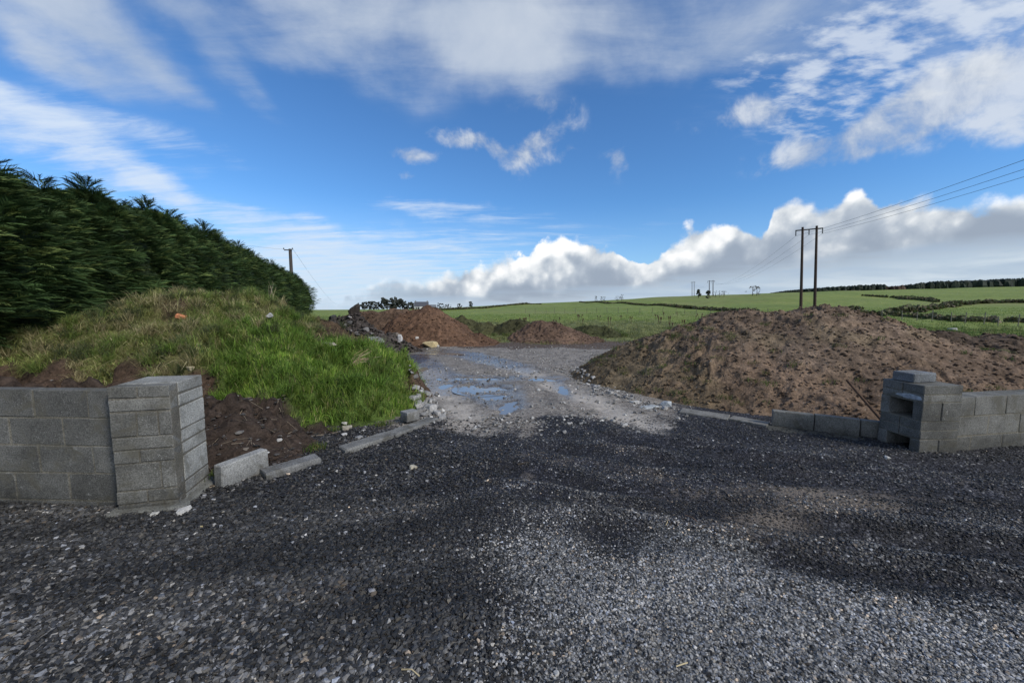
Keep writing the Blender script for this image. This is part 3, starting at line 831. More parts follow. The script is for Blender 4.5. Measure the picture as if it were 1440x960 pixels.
def tone_left(x, y, h):
    g = np.clip(grassness(x, y), 0, 1)[..., None]; l = lushness(x, y)[..., None]
    soil = np.array((0.075, 0.050, 0.035)); ol = np.array((0.12, 0.125, 0.045)); lu = np.array((0.075, 0.115, 0.026))
    ap = (sstep(5.6 - y, 0, 0.6) * 0.6)[..., None]
    soil = soil * (1 - ap) + np.array((0.035, 0.029, 0.026)) * ap
    return soil * (1 - g) + (ol * (1 - l) + lu * l) * g
LB = (-12.0, -1.2, 2.9, 14.5)
o = heap_mesh('earth_bank', left, LB, 0.042, M_MOUND, tone_left, clods=9000, csize=(0.006, 0.045))
tag(o, 'overgrown earth bank behind the left block wall, in front of the conifer row', 'earth bank')

# dark rubble heap
rub = Heap([(-6.5, 14.2, 1.12, -5.9, 14.2, 1.08, 1.2, 1.3), (-5.9, 14.2, 1.08, -4.0, 13.6, 0.25, 1.3, 0.75)], noise=0.14, clod=0.12, seed=501)
o = heap_mesh('rubble_heap', rub, (-8.2, -2.9, 12.4, 16.0), 0.04, M_SOIL, lambda x, y, h: np.tile(np.array((0.062, 0.053, 0.048)), tuple(np.shape(x)) + (1,)), clods=2600, csize=(0.03, 0.13))
tag(o, 'dark heap of broken rubble spilling down beside the far left of the track', 'rubble heap')

# ================================================================== grass
def blades(px, py, pz, length, width, tone, lean=0.5, wind=(0.15, 0.0), lean_bias=None):
    n = len(px)
    a = RNG.random(n) * 6.283; L = length * RNG.uniform(0.55, 1.25, n); W = width * RNG.uniform(0.7, 1.3, n)
    le = np.abs(RNG.normal(lean, 0.28, n))
    ld = RNG.random(n) * 6.283
    dx = np.cos(ld) * le + wind[0]; dy = np.sin(ld) * le + wind[1]
    if lean_bias is not None: dx = dx + lean_bias[0]; dy = dy + lean_bias[1]
    up = np.sqrt(np.clip(1 - 0.25 * (dx ** 2 + dy ** 2), 0.08, 1))
    m = np.stack([px + dx * L * 0.40, py + dy * L * 0.40, pz + up * L * 0.55], -1)
    t = np.stack([px + dx * L * 1.0, py + dy * L * 1.0, pz + np.clip(up - 0.30 * (dx ** 2 + dy ** 2), -0.1, 1) * L * 0.95], -1)
    wv = np.stack([np.cos(a) * W, np.sin(a) * W, np.zeros(n)], -1)
    b = np.stack([px, py, pz - 0.02], -1)
    V = np.stack([b - wv, b + wv, m - wv * 0.8, m + wv * 0.8, t], 1).reshape(-1, 3)
    base = (np.arange(n) * 5)[:, None]
    F = np.concatenate([base + np.array([[0, 1, 3]]), base + np.array([[0, 3, 2]]), base + np.array([[2, 3, 4]])], 0)
    tn = np.repeat(tone, 5, axis=0)
    return V, F, tn
def pal(n, cols, wts, jit=0.25):
    cols = np.array(cols); k = RNG.choice(len(cols), n, p=np.array(wts) / np.sum(wts))
    return cols[k] * RNG.uniform(1 - jit, 1 + jit, (n, 1))
def heap_slope(heap, x, y):
    e = 0.15
    return -(heap.base(x + e, y) - heap.base(x - e, y)) / (2 * e), -(heap.base(x, y + e) - heap.base(x, y - e)) / (2 * e)
def bank_grass():
    n = 520000
    x = RNG.uniform(LB[0], LB[1], n); y = RNG.uniform(4.6, 13.0, n)
    h = left.h(x, y); g = grassness(x, y); l = lushness(x, y)
    clump = 0.35 + 0.65 * sstep(fbm(x, y, 4.5, 3, 71), -0.35, 0.25)
    vis = y < (10.6 + 0.2 * (x + 5))
    ok = (h > 0.03) & (RNG.random(n) < g * clump * (0.5 + 0.5 * l)) & vis
    x, y, h, l, g = x[ok], y[ok], h[ok], l[ok], g[ok]
    z = H(x, y) + h
    sx, sy = heap_slope(left, x, y)
    lu = RNG.random(len(x)) < l
    patch = fbm(x, y, 0.9, 3, 17)
    out = Geo()
    for sel, L, W, cols, wts, lean in (
        (lu, 0.105, 0.0032, [(0.12, 0.205, 0.028), (0.19, 0.29, 0.046), (0.07, 0.135, 0.022), (0.30, 0.34, 0.09), (0.42, 0.37, 0.19)], [4, 4, 2, 2.2, 0.5], 0.45),
        (~lu, 0.10, 0.0034, [(0.21, 0.26, 0.07), (0.33, 0.36, 0.125), (0.13, 0.21, 0.048), (0.52, 0.46, 0.25), (0.16, 0.11, 0.06)], [4, 3.2, 3.5, 2.0, 0.8], 0.95)):
        m = sel; k = int(m.sum())
        tn = pal(k, cols, wts)
        pf = sstep(patch[m], -0.4, 0.5)[:, None]
        tn = tn * (0.74 + 0.62 * pf) * (0.75 + 0.5 * sstep(fbm(x[m], y[m], 3.2, 2, 48), -0.4, 0.4)[:, None])
        big_ = (1 + 0.5 * sstep(fbm(x[m], y[m], 2.0, 2, 41), 0.0, 0.5))
        V, F, T = blades(x[m], y[m], z[m], L * big_, W, tn, lean, (0.1, -0.05), (sx[m] * 0.45, sy[m] * 0.45))
        out.add(V, F, T)
    print('bank blades', len(x))
    o = out.build('grass', M_GRASS); tag(o, kind='stuff')
bank_grass(); print('T bank_grass()', round(time.time() - T0, 1))
def rough_grass():
    n = 190000
    u = RNG.uniform(-1.1, 1.6, n); y = 15.5 + 45 * RNG.random(n) ** 1.7
    x = u * y
    lgt = zones(x, y); m = np.maximum(lgt[5], lgt[6])
    h = H(x, y)
    ok = (RNG.random(n) < m * sstep(fbm(x, y, 0.7, 3, 91), -0.6, 0.3))
    for hp in (mid, mid2, small, rub, rear_r): ok &= hp.h(x, y) < 0.02
    ok &= left.h(x, y) < 0.02
    ok &= big.h(x, y) < 0.0
    x, y, z = x[ok], y[ok], h[ok]
    k = len(x); f = sstep(y + x * 0.3, 28, 48)[:, None]
    t1 = pal(k, [(0.14, 0.17, 0.05), (0.24, 0.24, 0.09), (0.08, 0.10, 0.03), (0.36, 0.31, 0.16)], [4, 3, 3, 1.5]); t2 = pal(k, [(0.11, 0.20, 0.035), (0.16, 0.24, 0.05)], [1, 1])
    V, F, T = blades(x, y, z, np.full(k, 0.16) * (1 - 0.45 * f[:, 0]) * (1 + 0.6 * sstep(fbm(x, y, 0.5, 2, 15), 0, 0.5)), 0.006 * np.clip(y / 20, 1, 3), t1 * (1 - f) + t2 * f, 0.6)
    g = Geo(); g.add(V, F, T)
    # right-hand pasture close by
    n = 60000
    x = RNG.uniform(9, 30, n); y = RNG.uniform(10, 26, n)
    ok = (rear_r.h(x, y) < 0.02) & (big.h(x, y) < 0) & (x > 10 + 0.0 * y)
    x, y = x[ok], y[ok]; z = H(x, y); k = len(x)
    V, F, T = blades(x, y, z, np.full(k, 0.11), 0.008, pal(k, [(0.07, 0.14, 0.028), (0.11, 0.18, 0.04), (0.14, 0.17, 0.06)], [3, 3, 1]), 0.5)
    g.add(V, F, T)
    o = g.build('grass', M_GRASS); tag(o, kind='stuff')
rough_grass(); print('T rough_grass()', round(time.time() - T0, 1))
def tuft(px, py, pz, n, L, spread, cols, lean=0.5, w=0.003):
    x = px + RNG.normal(0, spread, n); y = py + RNG.normal(0, spread, n)
    return blades(x, y, np.full(n, pz), np.full(n, L), w, pal(n, cols, [1] * len(cols)), lean)
def tussocks():
    g = Geo(); n = 0
    while n < 1500:
        x = random.uniform(-10, -2.0); y = random.uniform(5.0, 10.3)
        a = np.array([x]); b = np.array([y]); h = float(left.h(a, b)[0])
        if h < 0.05 or random.random() > grassness(a, b)[0]: continue
        lu = random.random() < lushness(a, b)[0]
        if lu and random.random() < 0.5: n += 1; continue
        cols = [(0.12, 0.21, 0.032), (0.18, 0.29, 0.05), (0.08, 0.14, 0.024)] if lu else random.choice([[(0.20, 0.22, 0.065), (0.30, 0.31, 0.11)], [(0.42, 0.37, 0.20), (0.28, 0.24, 0.12)], [(0.12, 0.18, 0.04), (0.17, 0.22, 0.055)], [(0.06, 0.08, 0.035), (0.10, 0.11, 0.045)]])
        sx, sy = heap_slope(left, a, b); k = 70
        px = x + RNG.normal(0, 0.05, k); py = y + RNG.normal(0, 0.05, k)
        V, F, T = blades(px, py, np.full(k, H1(x, y) + h - 0.01), np.full(k, random.uniform(0.12, 0.30)), 0.0038, pal(k, cols, [1] * len(cols)), 0.75, (0.1, -0.05), (float(sx[0]) * 0.6, float(sy[0]) * 0.6))
        g.add(V, F, T); n += 1
    o = g.build('grass', M_GRASS); tag(o, kind='stuff')
tussocks()
def weeds_here_and_there():
    g = Geo(); GR = [(0.06, 0.11, 0.02), (0.10, 0.14, 0.03), (0.16, 0.15, 0.06)]
    for (x, y) in [(-2.72, 3.55), (-2.75, 3.45), (-2.25, 4.2), (-2.2, 4.25), (-1.75, 5.0), (-2.3, 4.85)]:
        V, F, T = tuft(x, y, H1(x, y), 130, 0.07, 0.05, GR); g.add(V, F, T)
    for i in range(150):    # sparse growth on the big heap's left shoulder and foot
        x = random.uniform(1.7, 4.2) if i < 110 else random.uniform(3.5, 12); y = random.uniform(5.6, 10) if i < 110 else random.uniform(5.2, 9)
        h = float(big.h(np.array([x]), np.array([y]))[0])
        if h < 0.02: continue
        V, F, T = tuft(x, y, H1(x, y) + h, 35, 0.07, 0.06, GR, 0.8); g.add(V, F, T)
    for i in range(170):
        x = random.uniform(9.5, 17); y = random.uniform(9.8, 12.6); h = float(rear_r.h(np.array([x]), np.array([y]))[0])
        if h < 0.0 or fbm(np.array([x]), np.array([y]), 0.9, 3, 12)[0] < 0.0: continue
        V, F, T = tuft(x, y, H1(x, y) + h, 60, 0.10, 0.09, GR, 0.7, 0.005); g.add(V, F, T)
    for i in range(60):
        x = random.uniform(-1, 6); y = random.uniform(19, 22.5)
        V, F, T = tuft(x, y, H1(x, y) + 0.1, 60, 0.2, 0.12, GR, 0.7, 0.007); g.add(V, F, T)
    o = g.build('grass', M_GRASS); tag(o, kind='stuff')
weeds_here_and_there(); print('T weeds_here_and_there()', round(time.time() - T0, 1))

# ================================================================== gravel
def gravel_layer():
    g = Geo()
    for (n, y0, y1, T, smin, smax, pw) in ((175000, 1.15, 3.1, (TV10, TF10), 0.0045, 0.021, 2.2), (80000, 3.1, 5.4, (TV8, TF8), 0.006, 0.024, 2.0)):
        y = y0 + (y1 - y0) * RNG.random(n); x = RNG.uniform(-1.5, 1.5, n) * (y + 0.25)
        ok = (x > -4.6) & (x < 6.4) & (left.h(x, y) < 0.01) & (big.h(x, y) < 0.0)
        x, y = x[ok], y[ok]
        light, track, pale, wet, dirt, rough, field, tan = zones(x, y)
        keep = RNG.random(len(x)) > 0.72 * np.clip(track, 0, 1) + 0.5 * np.clip(tan, 0, 1)
        x, y, light, tan, track = x[keep], y[keep], light[keep], tan[keep], track[keep]
        k = len(x)
        coarse = sstep(-x + 0.5 * fbm(x, y, 0.8, 2, 5), -0.2, 1.0)
        s = (smin + (smax - smin) * RNG.random(k) ** pw) * (0.68 + 0.42 * coarse)
        lm = RNG.random(k) < np.clip(light * 0.9, 0, 0.95)
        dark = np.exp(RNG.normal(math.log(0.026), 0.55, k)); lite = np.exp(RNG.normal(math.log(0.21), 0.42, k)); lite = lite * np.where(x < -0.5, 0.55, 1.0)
        rare = RNG.random(k) < 0.018; dark = np.where(rare, RNG.uniform(0.12, 0.40, k), dark)
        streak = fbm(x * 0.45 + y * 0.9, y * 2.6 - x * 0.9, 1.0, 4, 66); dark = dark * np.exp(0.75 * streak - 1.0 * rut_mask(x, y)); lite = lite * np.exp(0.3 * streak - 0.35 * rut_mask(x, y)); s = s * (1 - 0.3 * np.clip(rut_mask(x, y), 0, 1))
        s = s * np.where(lm & (x > -0.6), 0.84, 1.0)
        v = np.where(lm, lite, dark); v = np.clip(v, 0.008, 0.48)
        warm = RNG.normal(0, 0.05, k)
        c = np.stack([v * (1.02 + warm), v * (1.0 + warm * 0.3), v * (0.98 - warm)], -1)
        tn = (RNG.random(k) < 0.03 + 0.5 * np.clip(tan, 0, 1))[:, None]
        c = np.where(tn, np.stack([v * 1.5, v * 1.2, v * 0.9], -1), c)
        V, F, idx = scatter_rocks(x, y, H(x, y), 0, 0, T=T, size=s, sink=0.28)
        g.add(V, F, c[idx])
    o = g.build('gravel', M_GRAVEL); tag(o, kind='stuff')
gravel_layer(); print('T gravel_layer()', round(time.time() - T0, 1))
def chippings():
    """loose white stone along the edges of the track, too small and too many to count"""
    g = Geo(); X = []; Y = []
    for pts, n, sp in (([(-1.05, 5.3), (-1.45, 5.9), (-1.75, 6.9), (-2.15, 8.0), (-2.9, 9.6)], 900, 0.16), ([(2.5, 5.75), (1.95, 6.4), (1.65, 7.3), (1.5, 8.6), (1.6, 10.0)], 700, 0.16),
                       ([(0.2, 4.9), (1.0, 5.3), (1.6, 5.2)], 150, 0.22), ([(2.3, 12.4), (5.0, 12.3)], 260, 0.12), ([(-0.6, 5.2), (0.1, 5.0)], 160, 0.25), ([(-1.0, 8.9), (0.8, 9.3), (2.2, 9.7)], 200, 0.25), ([(-3.3, 14.4), (5, 15.2)], 260, 0.2)):
        for _ in range(n):
            i = random.randrange(len(pts) - 1); t = random.random()
            X.append(pts[i][0] * (1 - t) + pts[i + 1][0] * t + random.gauss(0, sp)); Y.append(pts[i][1] * (1 - t) + pts[i + 1][1] * t + random.gauss(0, sp))
    for _ in range(2600):
        y = random.uniform(5.0, 14.3); X.append(random.uniform(-2.2, 2.6) - max(0, y - 8) * 0.1 + (random.uniform(0, 3) if y > 10 else 0)); Y.append(y)
    x = np.array(X); y = np.array(Y); ok = (big.h(x, y) < 0.03) & (left.h(x, y) < 0.05); x, y = x[ok], y[ok]; k = len(x)
    V, F, idx = scatter_rocks(x, y, H(x, y), 0.008, 0.045, power=3, sink=0.2)
    v = np.clip(np.exp(RNG.normal(math.log(0.22), 0.4, k)), 0.06, 0.5)
    g.add(V, F, np.stack([v, v * 0.98, v * 0.94], -1)[idx])
    o = g.build('gravel', M_STONE); tag(o, kind='stuff')
chippings(); print('T chippings()', round(time.time() - T0, 1))

def litter():
    g = Geo(); n = 1500; x = RNG.uniform(-4.6, -1.3, n); y = RNG.uniform(3.2, 6.2, n)
    ok = (grassness(x, y) < 0.4) & (x < -2.35 + 0.72 * (y - 3.5)); x, y = x[ok], y[ok]; z = surf_np(x, y); k = len(x)
    V, F, idx = scatter_rocks(x, y, z, 0.006, 0.035, flat=0.5, power=2, sink=0.2)
    v = np.exp(RNG.normal(math.log(0.055), 0.7, k)); g.add(V, F, np.clip(np.stack([v * 1.1, v, v * 0.92], -1), 0.01, 0.4)[idx])
    for _ in range(260):
        i = random.randrange(k); L = random.uniform(0.04, 0.16); a = random.uniform(0, 6.28); v = random.choice([0.04, 0.07, 0.16, 0.28])
        tube(g, [(x[i], y[i], z[i] + 0.006), (x[i] + L * math.cos(a), y[i] + L * math.sin(a), float(surf(x[i] + L * math.cos(a), y[i] + L * math.sin(a))) + 0.012)], random.uniform(0.0015, 0.0035), 4, (v, v * 0.82, v * 0.6), caps=False)
    o = g.build('soil_litter', M_STONE); tag(o, kind='stuff')

# ================================================================== stones, each a thing
def one_stone(x, y, z, size, tone, label, group=None, flat=0.7, rot=None, name='stone', cat='stone', verts=18, stretch=(1, 1)):
    pts = []
    for _ in range(verts):
        p = Vector([random.gauss(0, 1) for _ in range(3)]).normalized() * random.uniform(0.85, 1.0)
        q = [abs(c) ** 0.6 * (1 if c > 0 else -1) for c in p]
        pts.append(Vector((q[0] * size * stretch[0], q[1] * size * stretch[1], q[2] * size * flat)))
    V, F = hull(pts); g = Geo(); g.add(V, F, tone)
    o = g.build(name, M_STONE); o.location = (x, y, z); o.rotation_euler = (random.uniform(-0.15, 0.15), random.uniform(-0.15, 0.15), random.uniform(0, 6.28) if rot is None else rot)
    return tag(o, label, cat, group)
HEAPS = ((left, LB), (big, (0.9, 15.6, 4.2, 12.2)), (mid, (-7.5, 0.4, 14, 20)), (rub, (-8.2, -2.9, 12.4, 16)), (small, (-0.8, 5, 15.6, 20)), (rear_r, (8.3, 20, 8.8, 13.8)))
def surf_np(x, y):
    g0 = H(x, y); v = g0.copy()
    for hp, b in HEAPS:
        m = (x > b[0]) & (x < b[1]) & (y > b[2]) & (y < b[3])
        if m.any(): v[m] = np.maximum(v[m], g0[m] + np.maximum(hp.h(x[m], y[m]), 0))
    return v
def surf(x, y):
    return float(surf_np(np.array([float(x)]), np.array([float(y)]))[0])
litter()
W = (0.42, 0.41, 0.39)
G1 = 'broken pale stones along the left edge of the track'
for i in range(64):
    pts = [(-1.12, 5.35), (-1.45, 5.9), (-1.72, 6.8), (-2.1, 7.9), (-2.6, 9.0)]
    k = min(int(random.random() ** 1.2 * 4), 3); t = random.random()
    x = pts[k][0] * (1 - t) + pts[k + 1][0] * t + random.gauss(0, 0.09); y = pts[k][1] * (1 - t) + pts[k + 1][1] * t + random.gauss(0, 0.1)
    s = random.uniform(0.025, 0.075) if i > 9 else random.uniform(0.08, 0.11); v = random.uniform(0.14, 0.36)
    one_stone(x, y, surf(x, y) + s * 0.3, s, (v, v * 0.98, v * 0.95), 'pale broken stone in the line between the grass bank and the track', G1, verts=14)
G2 = 'pale stones along the foot of the big soil heap'
for i in range(40):
    pts = [(2.35, 5.95), (1.95, 6.4), (1.68, 7.2), (1.55, 8.4), (1.65, 9.6)]
    k = random.randrange(4); t = random.random()
    x = pts[k][0] * (1 - t) + pts[k + 1][0] * t + random.gauss(0, 0.05); y = pts[k][1] * (1 - t) + pts[k + 1][1] * t + random.gauss(0, 0.1)
    s = random.uniform(0.02, 0.055); v = random.uniform(0.16, 0.38)
    one_stone(x, y, surf(x, y) + s * 0.3, s, (v, v * 0.98, v * 0.95), 'pale stone at the foot of the big soil heap beside the track', G2, verts=14)
def st(px, py, size, tone, label, z=0.0, lift=0.35, **k):
    d = ray(px, py); t = np.exp(np.linspace(math.log(1.2), math.log(22.0), 240)) / d[1]
    X, Y, Z = d[0] * t, d[1] * t, CAM_H + d[2] * t
    v = surf_np(X, Y); i = int(np.argmax(Z < v)) if (Z < v).any() else 239
    a = (Z[i - 1] - v[i - 1]) / max(1e-6, (Z[i - 1] - v[i - 1]) - (Z[i] - v[i])) if i > 0 else 1
    x = float(X[i - 1] + (X[i] - X[i - 1]) * a); y = float(Y[i - 1] + (Y[i] - Y[i - 1]) * a)
    return one_stone(x, y, surf(x, y) + size * lift * k.get('flat', 0.7), size, tone, label, **k)
st(581, 658, 0.042, (0.36, 0.33, 0.26), 'yellowish rounded stone lying alone on the dark planings, centre left', flat=0.6)
st(114, 771, 0.022, W, 'small white stone on the gravel below the left wall')
st(259, 720, 0.045, W, 'white stone against the foot of the left block pillar', stretch=(1.3, 0.8))
st(218, 724, 0.028, (0.36, 0.35, 0.32), 'smaller pale stone at the left pillar foot')
st(133, 860, 0.016, W, 'small white chip in the gravel at lower left')
st(150, 888, 0.020, (0.28, 0.28, 0.28), 'long grey chip in the gravel at lower left', stretch=(1.6, 0.6))
st(282, 741, 0.014, (0.5, 0.42, 0.22), 'tiny yellow stone on the gravel right of the left pillar')
st(783, 947, 0.014, W, 'small white stone at the bottom edge of the gravel, centre')
st(452, 948, 0.024, (0.2, 0.2, 0.21), 'squarish grey stone at the bottom edge, centre left')
st(522, 832, 0.020, (0.2, 0.2, 0.21), 'grey stone in the gravel below centre left')
st(484, 612, 0.035, W, 'white stone in the loose earth under the grass, right of the bare soil')
st(488, 603, 0.060, (0.34, 0.31, 0.25), 'rounded tan boulder at the foot of the bright grass')
st(484, 595, 0.050, (0.36, 0.35, 0.32), 'pale stone half under the bright grass', flat=0.6)
st(511, 606, 0.035, W, 'long white chip behind the concrete strip', stretch=(1.7, 0.5), flat=0.4)
st(505, 616, 0.045, (0.24, 0.24, 0.24), 'flat grey stone behind the concrete strip', flat=0.5)
st(393, 620, 0.030, W, 'white stone on the bare soil above the standing block')
st(375, 637, 0.026, W, 'small pale stone right behind the standing block')
st(337, 608, 0.040, (0.17, 0.16, 0.15), 'flat dark stone on the bare soil right of the left pillar', flat=0.4)
st(346, 632, 0.030, (0.14, 0.12, 0.1), 'dark brown stone on the bare soil above the standing block', flat=0.5)
st(70, 531, 0.11, (0.32, 0.31, 0.29), 'flat pale slab lying behind the left wall', flat=0.35, stretch=(1.3, 0.8))
st(84, 536, 0.07, (0.30, 0.29, 0.27), 'smaller pale slab behind the left wall', flat=0.35)
st(60, 493, 0.07, (0.32, 0.32, 0.32), 'grey stone on the left slope of the grassy bank', flat=0.45)
st(267, 519, 0.06, (0.40, 0.35, 0.24), 'tan stone in the grass above the left pillar')
st(462, 487, 0.12, (0.42, 0.38, 0.31), 'pale flat-topped rock on the bare earth left of the rubble', flat=0.45, stretch=(1.3, 0.8))
st(378, 449, 0.065, W, 'white stone on the upper side of the grassy bank')
st(370, 447, 0.07, (0.36, 0.36, 0.36), 'grey stone beside the white one on the grassy bank', flat=0.4)
st(605, 487, 0.27, (0.50, 0.40, 0.22), 'big yellow stone block at the foot of the reddish heap', flat=0.62, stretch=(1.2, 0.8), verts=26)
st(615, 487, 0.09, (0.40, 0.39, 0.37), 'small pale stone right of the yellow one')
st(586, 475, 0.09, (0.45, 0.43, 0.4), 'small white stone on the face of the reddish heap')
st(912, 573, 0.15, (0.36, 0.38, 0.38), 'flat pale slab at the front corner of the big soil heap', flat=0.16, stretch=(1.25, 0.8), rot=0.2, verts=22)
st(937, 571, 0.085, (0.34, 0.37, 0.39), 'upright pale stone beside the flat slab', flat=0.8)
st(890, 566, 0.06, (0.38, 0.38, 0.36), 'pale stone left of the flat slab', flat=0.4)
st(1247, 644, 0.03, W, 'white stone by the base of the right pillar opening')
st(1341, 453, 0.24, (0.46, 0.45, 0.43), 'white boulder on the rubbly bank behind the right wall', flat=0.5)
st(1063, 740, 0.016, W, 'small pale stone on the tan patch at right')
st(1036, 788, 0.012, W, 'tiny white stone on the grey gravel at right')
st(739, 797, 0.014, (0.3, 0.3, 0.3), 'small grey stone at centre of the gravel')
G3 = 'loose stones and slabs on the dark rubble heap'
for i in range(34):
    t = random.random(); x = -6.4 + 2.5 * t + random.gauss(0, 0.25); y = 14.0 - 0.9 * t + random.gauss(0, 0.35) - 0.2
    s = random.uniform(0.06, 0.17); v = random.choice([0.05, 0.07, 0.12, 0.2, 0.33])
    one_stone(x, y, surf(x, y) + s * 0.2, s, (v, v * 0.96, v * 0.93), 'broken stone lying on the dark rubble heap', G3, flat=random.choice([0.35, 0.6, 0.8]), verts=12)
o = one_stone(-4.75, 13.35, surf(-4.75, 13.35) + 0.07, 0.24, (0.17, 0.17, 0.17), 'grey slab leaning on the lower rubble heap', flat=0.2, stretch=(1.3, 0.8), rot=0.5); o.rotation_euler[0] = 0.5
st(563, 479, 0.16, (0.5, 0.5, 0.5), 'white stone standing at the right end of the rubble heap', flat=1.3, stretch=(0.6, 0.6))
st(556, 475, 0.24, (0.15, 0.13, 0.11), 'dark round boulder at the right end of the rubble heap')
print('T stones', round(time.time() - T0, 1))
# orange brick
g = Geo(); brick(g, (0, 0, 0), (0.215, 0.1, 0.065), 0, (0.52, 0.20, 0.10)); o = g.build('brick', M_STONE)
d = at(257, 446, 7.55); zz = surf(d[0], d[1]); o.location = (d[0], d[1], zz + 0.15); o.rotation_euler = (0.3, 0.35, 0.5)
tag(o, 'orange clay brick lying on top of the grassy bank', 'brick')

# ================================================================== block walls
def tone_block(v=None):
    v = v or random.uniform(0.095, 0.15)
    return (v * 1.02, v * 1.01, v * 0.93)
MORT = (0.160, 0.148, 0.118)
def wall(name, label, a, b, height, thick, z0=-0.12, first=0.0, courses=5, course=0.225):
    """blocks laid in stretcher bond between two ground points"""
    a = Vector(a); b = Vector(b); L = (b - a).length; ang = math.atan2(b.y - a.y, b.x - a.x)
    t = thing(name, label, 'wall', (a.x, a.y, 0), ang)
    g = Geo(); m = Geo()
    z = z0; c = 0
    while z < height - 0.02:
        hh = min(course - 0.010, height - z)
        off = (0.225 if c % 2 else 0.0) + first; x = -off
        while x < L:
            x0 = max(x, 0); x1 = min(x + 0.44, L)
            if x1 - x0 > 0.03:
                brick(g, Vector(((x0 + x1) / 2, thick / 2 + random.uniform(-0.002, 0.002), z + hh / 2)), (x1 - x0, thick, hh), 0, tone_block(), 0.005)
            x += 0.45
        z += course; c += 1
    top = z - 0.010
    brick(m, Vector((L / 2, thick / 2, (z0 + top) / 2 - 0.004)), (L - 0.012, thick - 0.007, top - z0 - 0.008), 0, MORT, 0.002, 0)
    g.build('blockwork', M_BLOCK, t); m.build('mortar', M_BLOCK, t)
    return t
# left wall; runs off to the left of the frame
lw = wall('block_wall', 'long grey block wall running left from the taller pillar', (-6.9, 3.10), (-3.05, 2.93), 0.955, 0.10, z0=-0.17)
def pillar_left():
    C = Vector((-2.655, 2.935, 0)); ang = R(14)
    t = thing('gate_pillar', 'solid grey block pillar ending the left wall, streaked with white', 'pillar', C, ang)
    g = Geo(); m = Geo(); W_, D_ = 0.40, 0.47; xx = -W_ / 2; yy = D_ / 2
    # courses from the ground up: (height, list of x cuts)
    z = -0.15; rows = [(0.215, (0.30,)), (0.10, (0.2,)), (0.215, (0.30,)), (0.10, (0.17,)), (0.10, ()), (0.19, (0.17, 0.31)), (0.10, ()), (0.095, (0.19,))]
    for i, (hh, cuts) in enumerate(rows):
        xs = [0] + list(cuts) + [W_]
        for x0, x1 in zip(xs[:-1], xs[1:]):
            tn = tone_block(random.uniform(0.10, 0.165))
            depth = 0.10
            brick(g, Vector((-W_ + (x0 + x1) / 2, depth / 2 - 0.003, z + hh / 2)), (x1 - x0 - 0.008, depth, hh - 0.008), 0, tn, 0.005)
        brick(g, Vector((xx, depth + (D_ - depth) / 2 + 0.002, z + hh / 2)), (W_, D_ - depth - 0.008, hh - 0.008), 0, tone_block(random.uniform(0.22, 0.34)), 0.005)  # paler side face: lime bloom plus its brighter light put into the tone
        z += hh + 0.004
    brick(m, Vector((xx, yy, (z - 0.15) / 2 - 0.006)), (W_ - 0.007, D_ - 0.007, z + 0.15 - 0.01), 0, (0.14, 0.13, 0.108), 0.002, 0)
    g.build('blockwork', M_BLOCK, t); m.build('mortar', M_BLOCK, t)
    f = Geo(); brick(f, Vector((xx + 0.01, yy - 0.01, 0.0)), (W_ + 0.12, D_ + 0.13, 0.07), 0, (0.20, 0.20, 0.18), 0.015, 0.006)
    f.build('footing', M_BLOCK, t)
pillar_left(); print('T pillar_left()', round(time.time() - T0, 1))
def pillar_right():
    t = thing('gate_pillar', 'hollow grey block pillar at the right, with two dark openings in its side', 'pillar', (4.36, 4.0, 0), R(3))
    g = Geo(); S = 0.44
    z = -0.03
    def row(hh, kind, tv=0.16):
        nonlocal z
        c = z + hh / 2; h2 = hh - 0.008
        if kind == 'open':
            for k, (x0, x1) in enumerate([(0, 0.215), (0.222, S)] if hh > 0.15 else [(0, S)]):
                brick(g, Vector(((x0 + x1) / 2, 0.05, c)), (x1 - x0 - 0.002, 0.1, h2), 0, tone_block(random.uniform(0.10, 0.145)), 0.005)
            brick(g, Vector((S / 2, S - 0.05, c)), (S, 0.1, h2), 0, tone_block(0.19), 0.005)
            brick(g, Vector((S - 0.05, S / 2, c)), (0.1, S - 0.206, h2), 0, tone_block(0.13), 0.004)
        else:
            n = 2
            for k in range(n):
                brick(g, Vector((S / 2, (k + 0.5) * S / n, c)), (S - 0.002, S / n - 0.006, h2), 0, tone_block(tv), 0.005)
        z += hh
    m = Geo(); zz = z
    for hh in (0.20, 0.10, 0.10, 0.205, 0.085):
        zz += hh; brick(m, Vector((S / 2, S / 2, zz - 0.0002)), (S - 0.007, S - 0.007, 0.0135), 0, (0.145, 0.137, 0.112), 0.001, 0)
    m.build('mortar', M_BLOCK, t)
    row(0.20, 'open'); row(0.10, 'full', 0.12); row(0.10, 'full', 0.105); row(0.205, 'open'); row(0.085, 'full', 0.17); row(0.10, 'full', 0.125)
    g.build('blockwork', M_BLOCK, t)
    s = Geo(); pts = []
    for k in range(26):
        yy = random.uniform(0.01, 0.30); pts.append(Vector((-0.0015 + random.uniform(-0.002, 0.001), yy, 0.618 + random.uniform(-0.030, 0.028) * (1 if yy < 0.2 else 0.5))))
    pts += [Vector((0.004, p.y, p.z)) for p in pts]
    V, F = hull(pts); s.add(V, F, (0.33, 0.36, 0.39)); s.build('mortar_splash', M_STONE, t)
    # loose block on top
    g = Geo(); brick(g, (0, 0, 0), (0.30, 0.215, 0.10), 0, (0.15, 0.16, 0.17), 0.007); o = g.build('concrete_block', M_BLOCK)
    o.location = (4.36 + 0.17, 4.0 + 0.28, z + 0.050); o.rotation_euler = (0, 0, R(8))
    tag(o, 'loose grey block resting on top of the right pillar', 'concrete block')
    return z
zr = pillar_right()
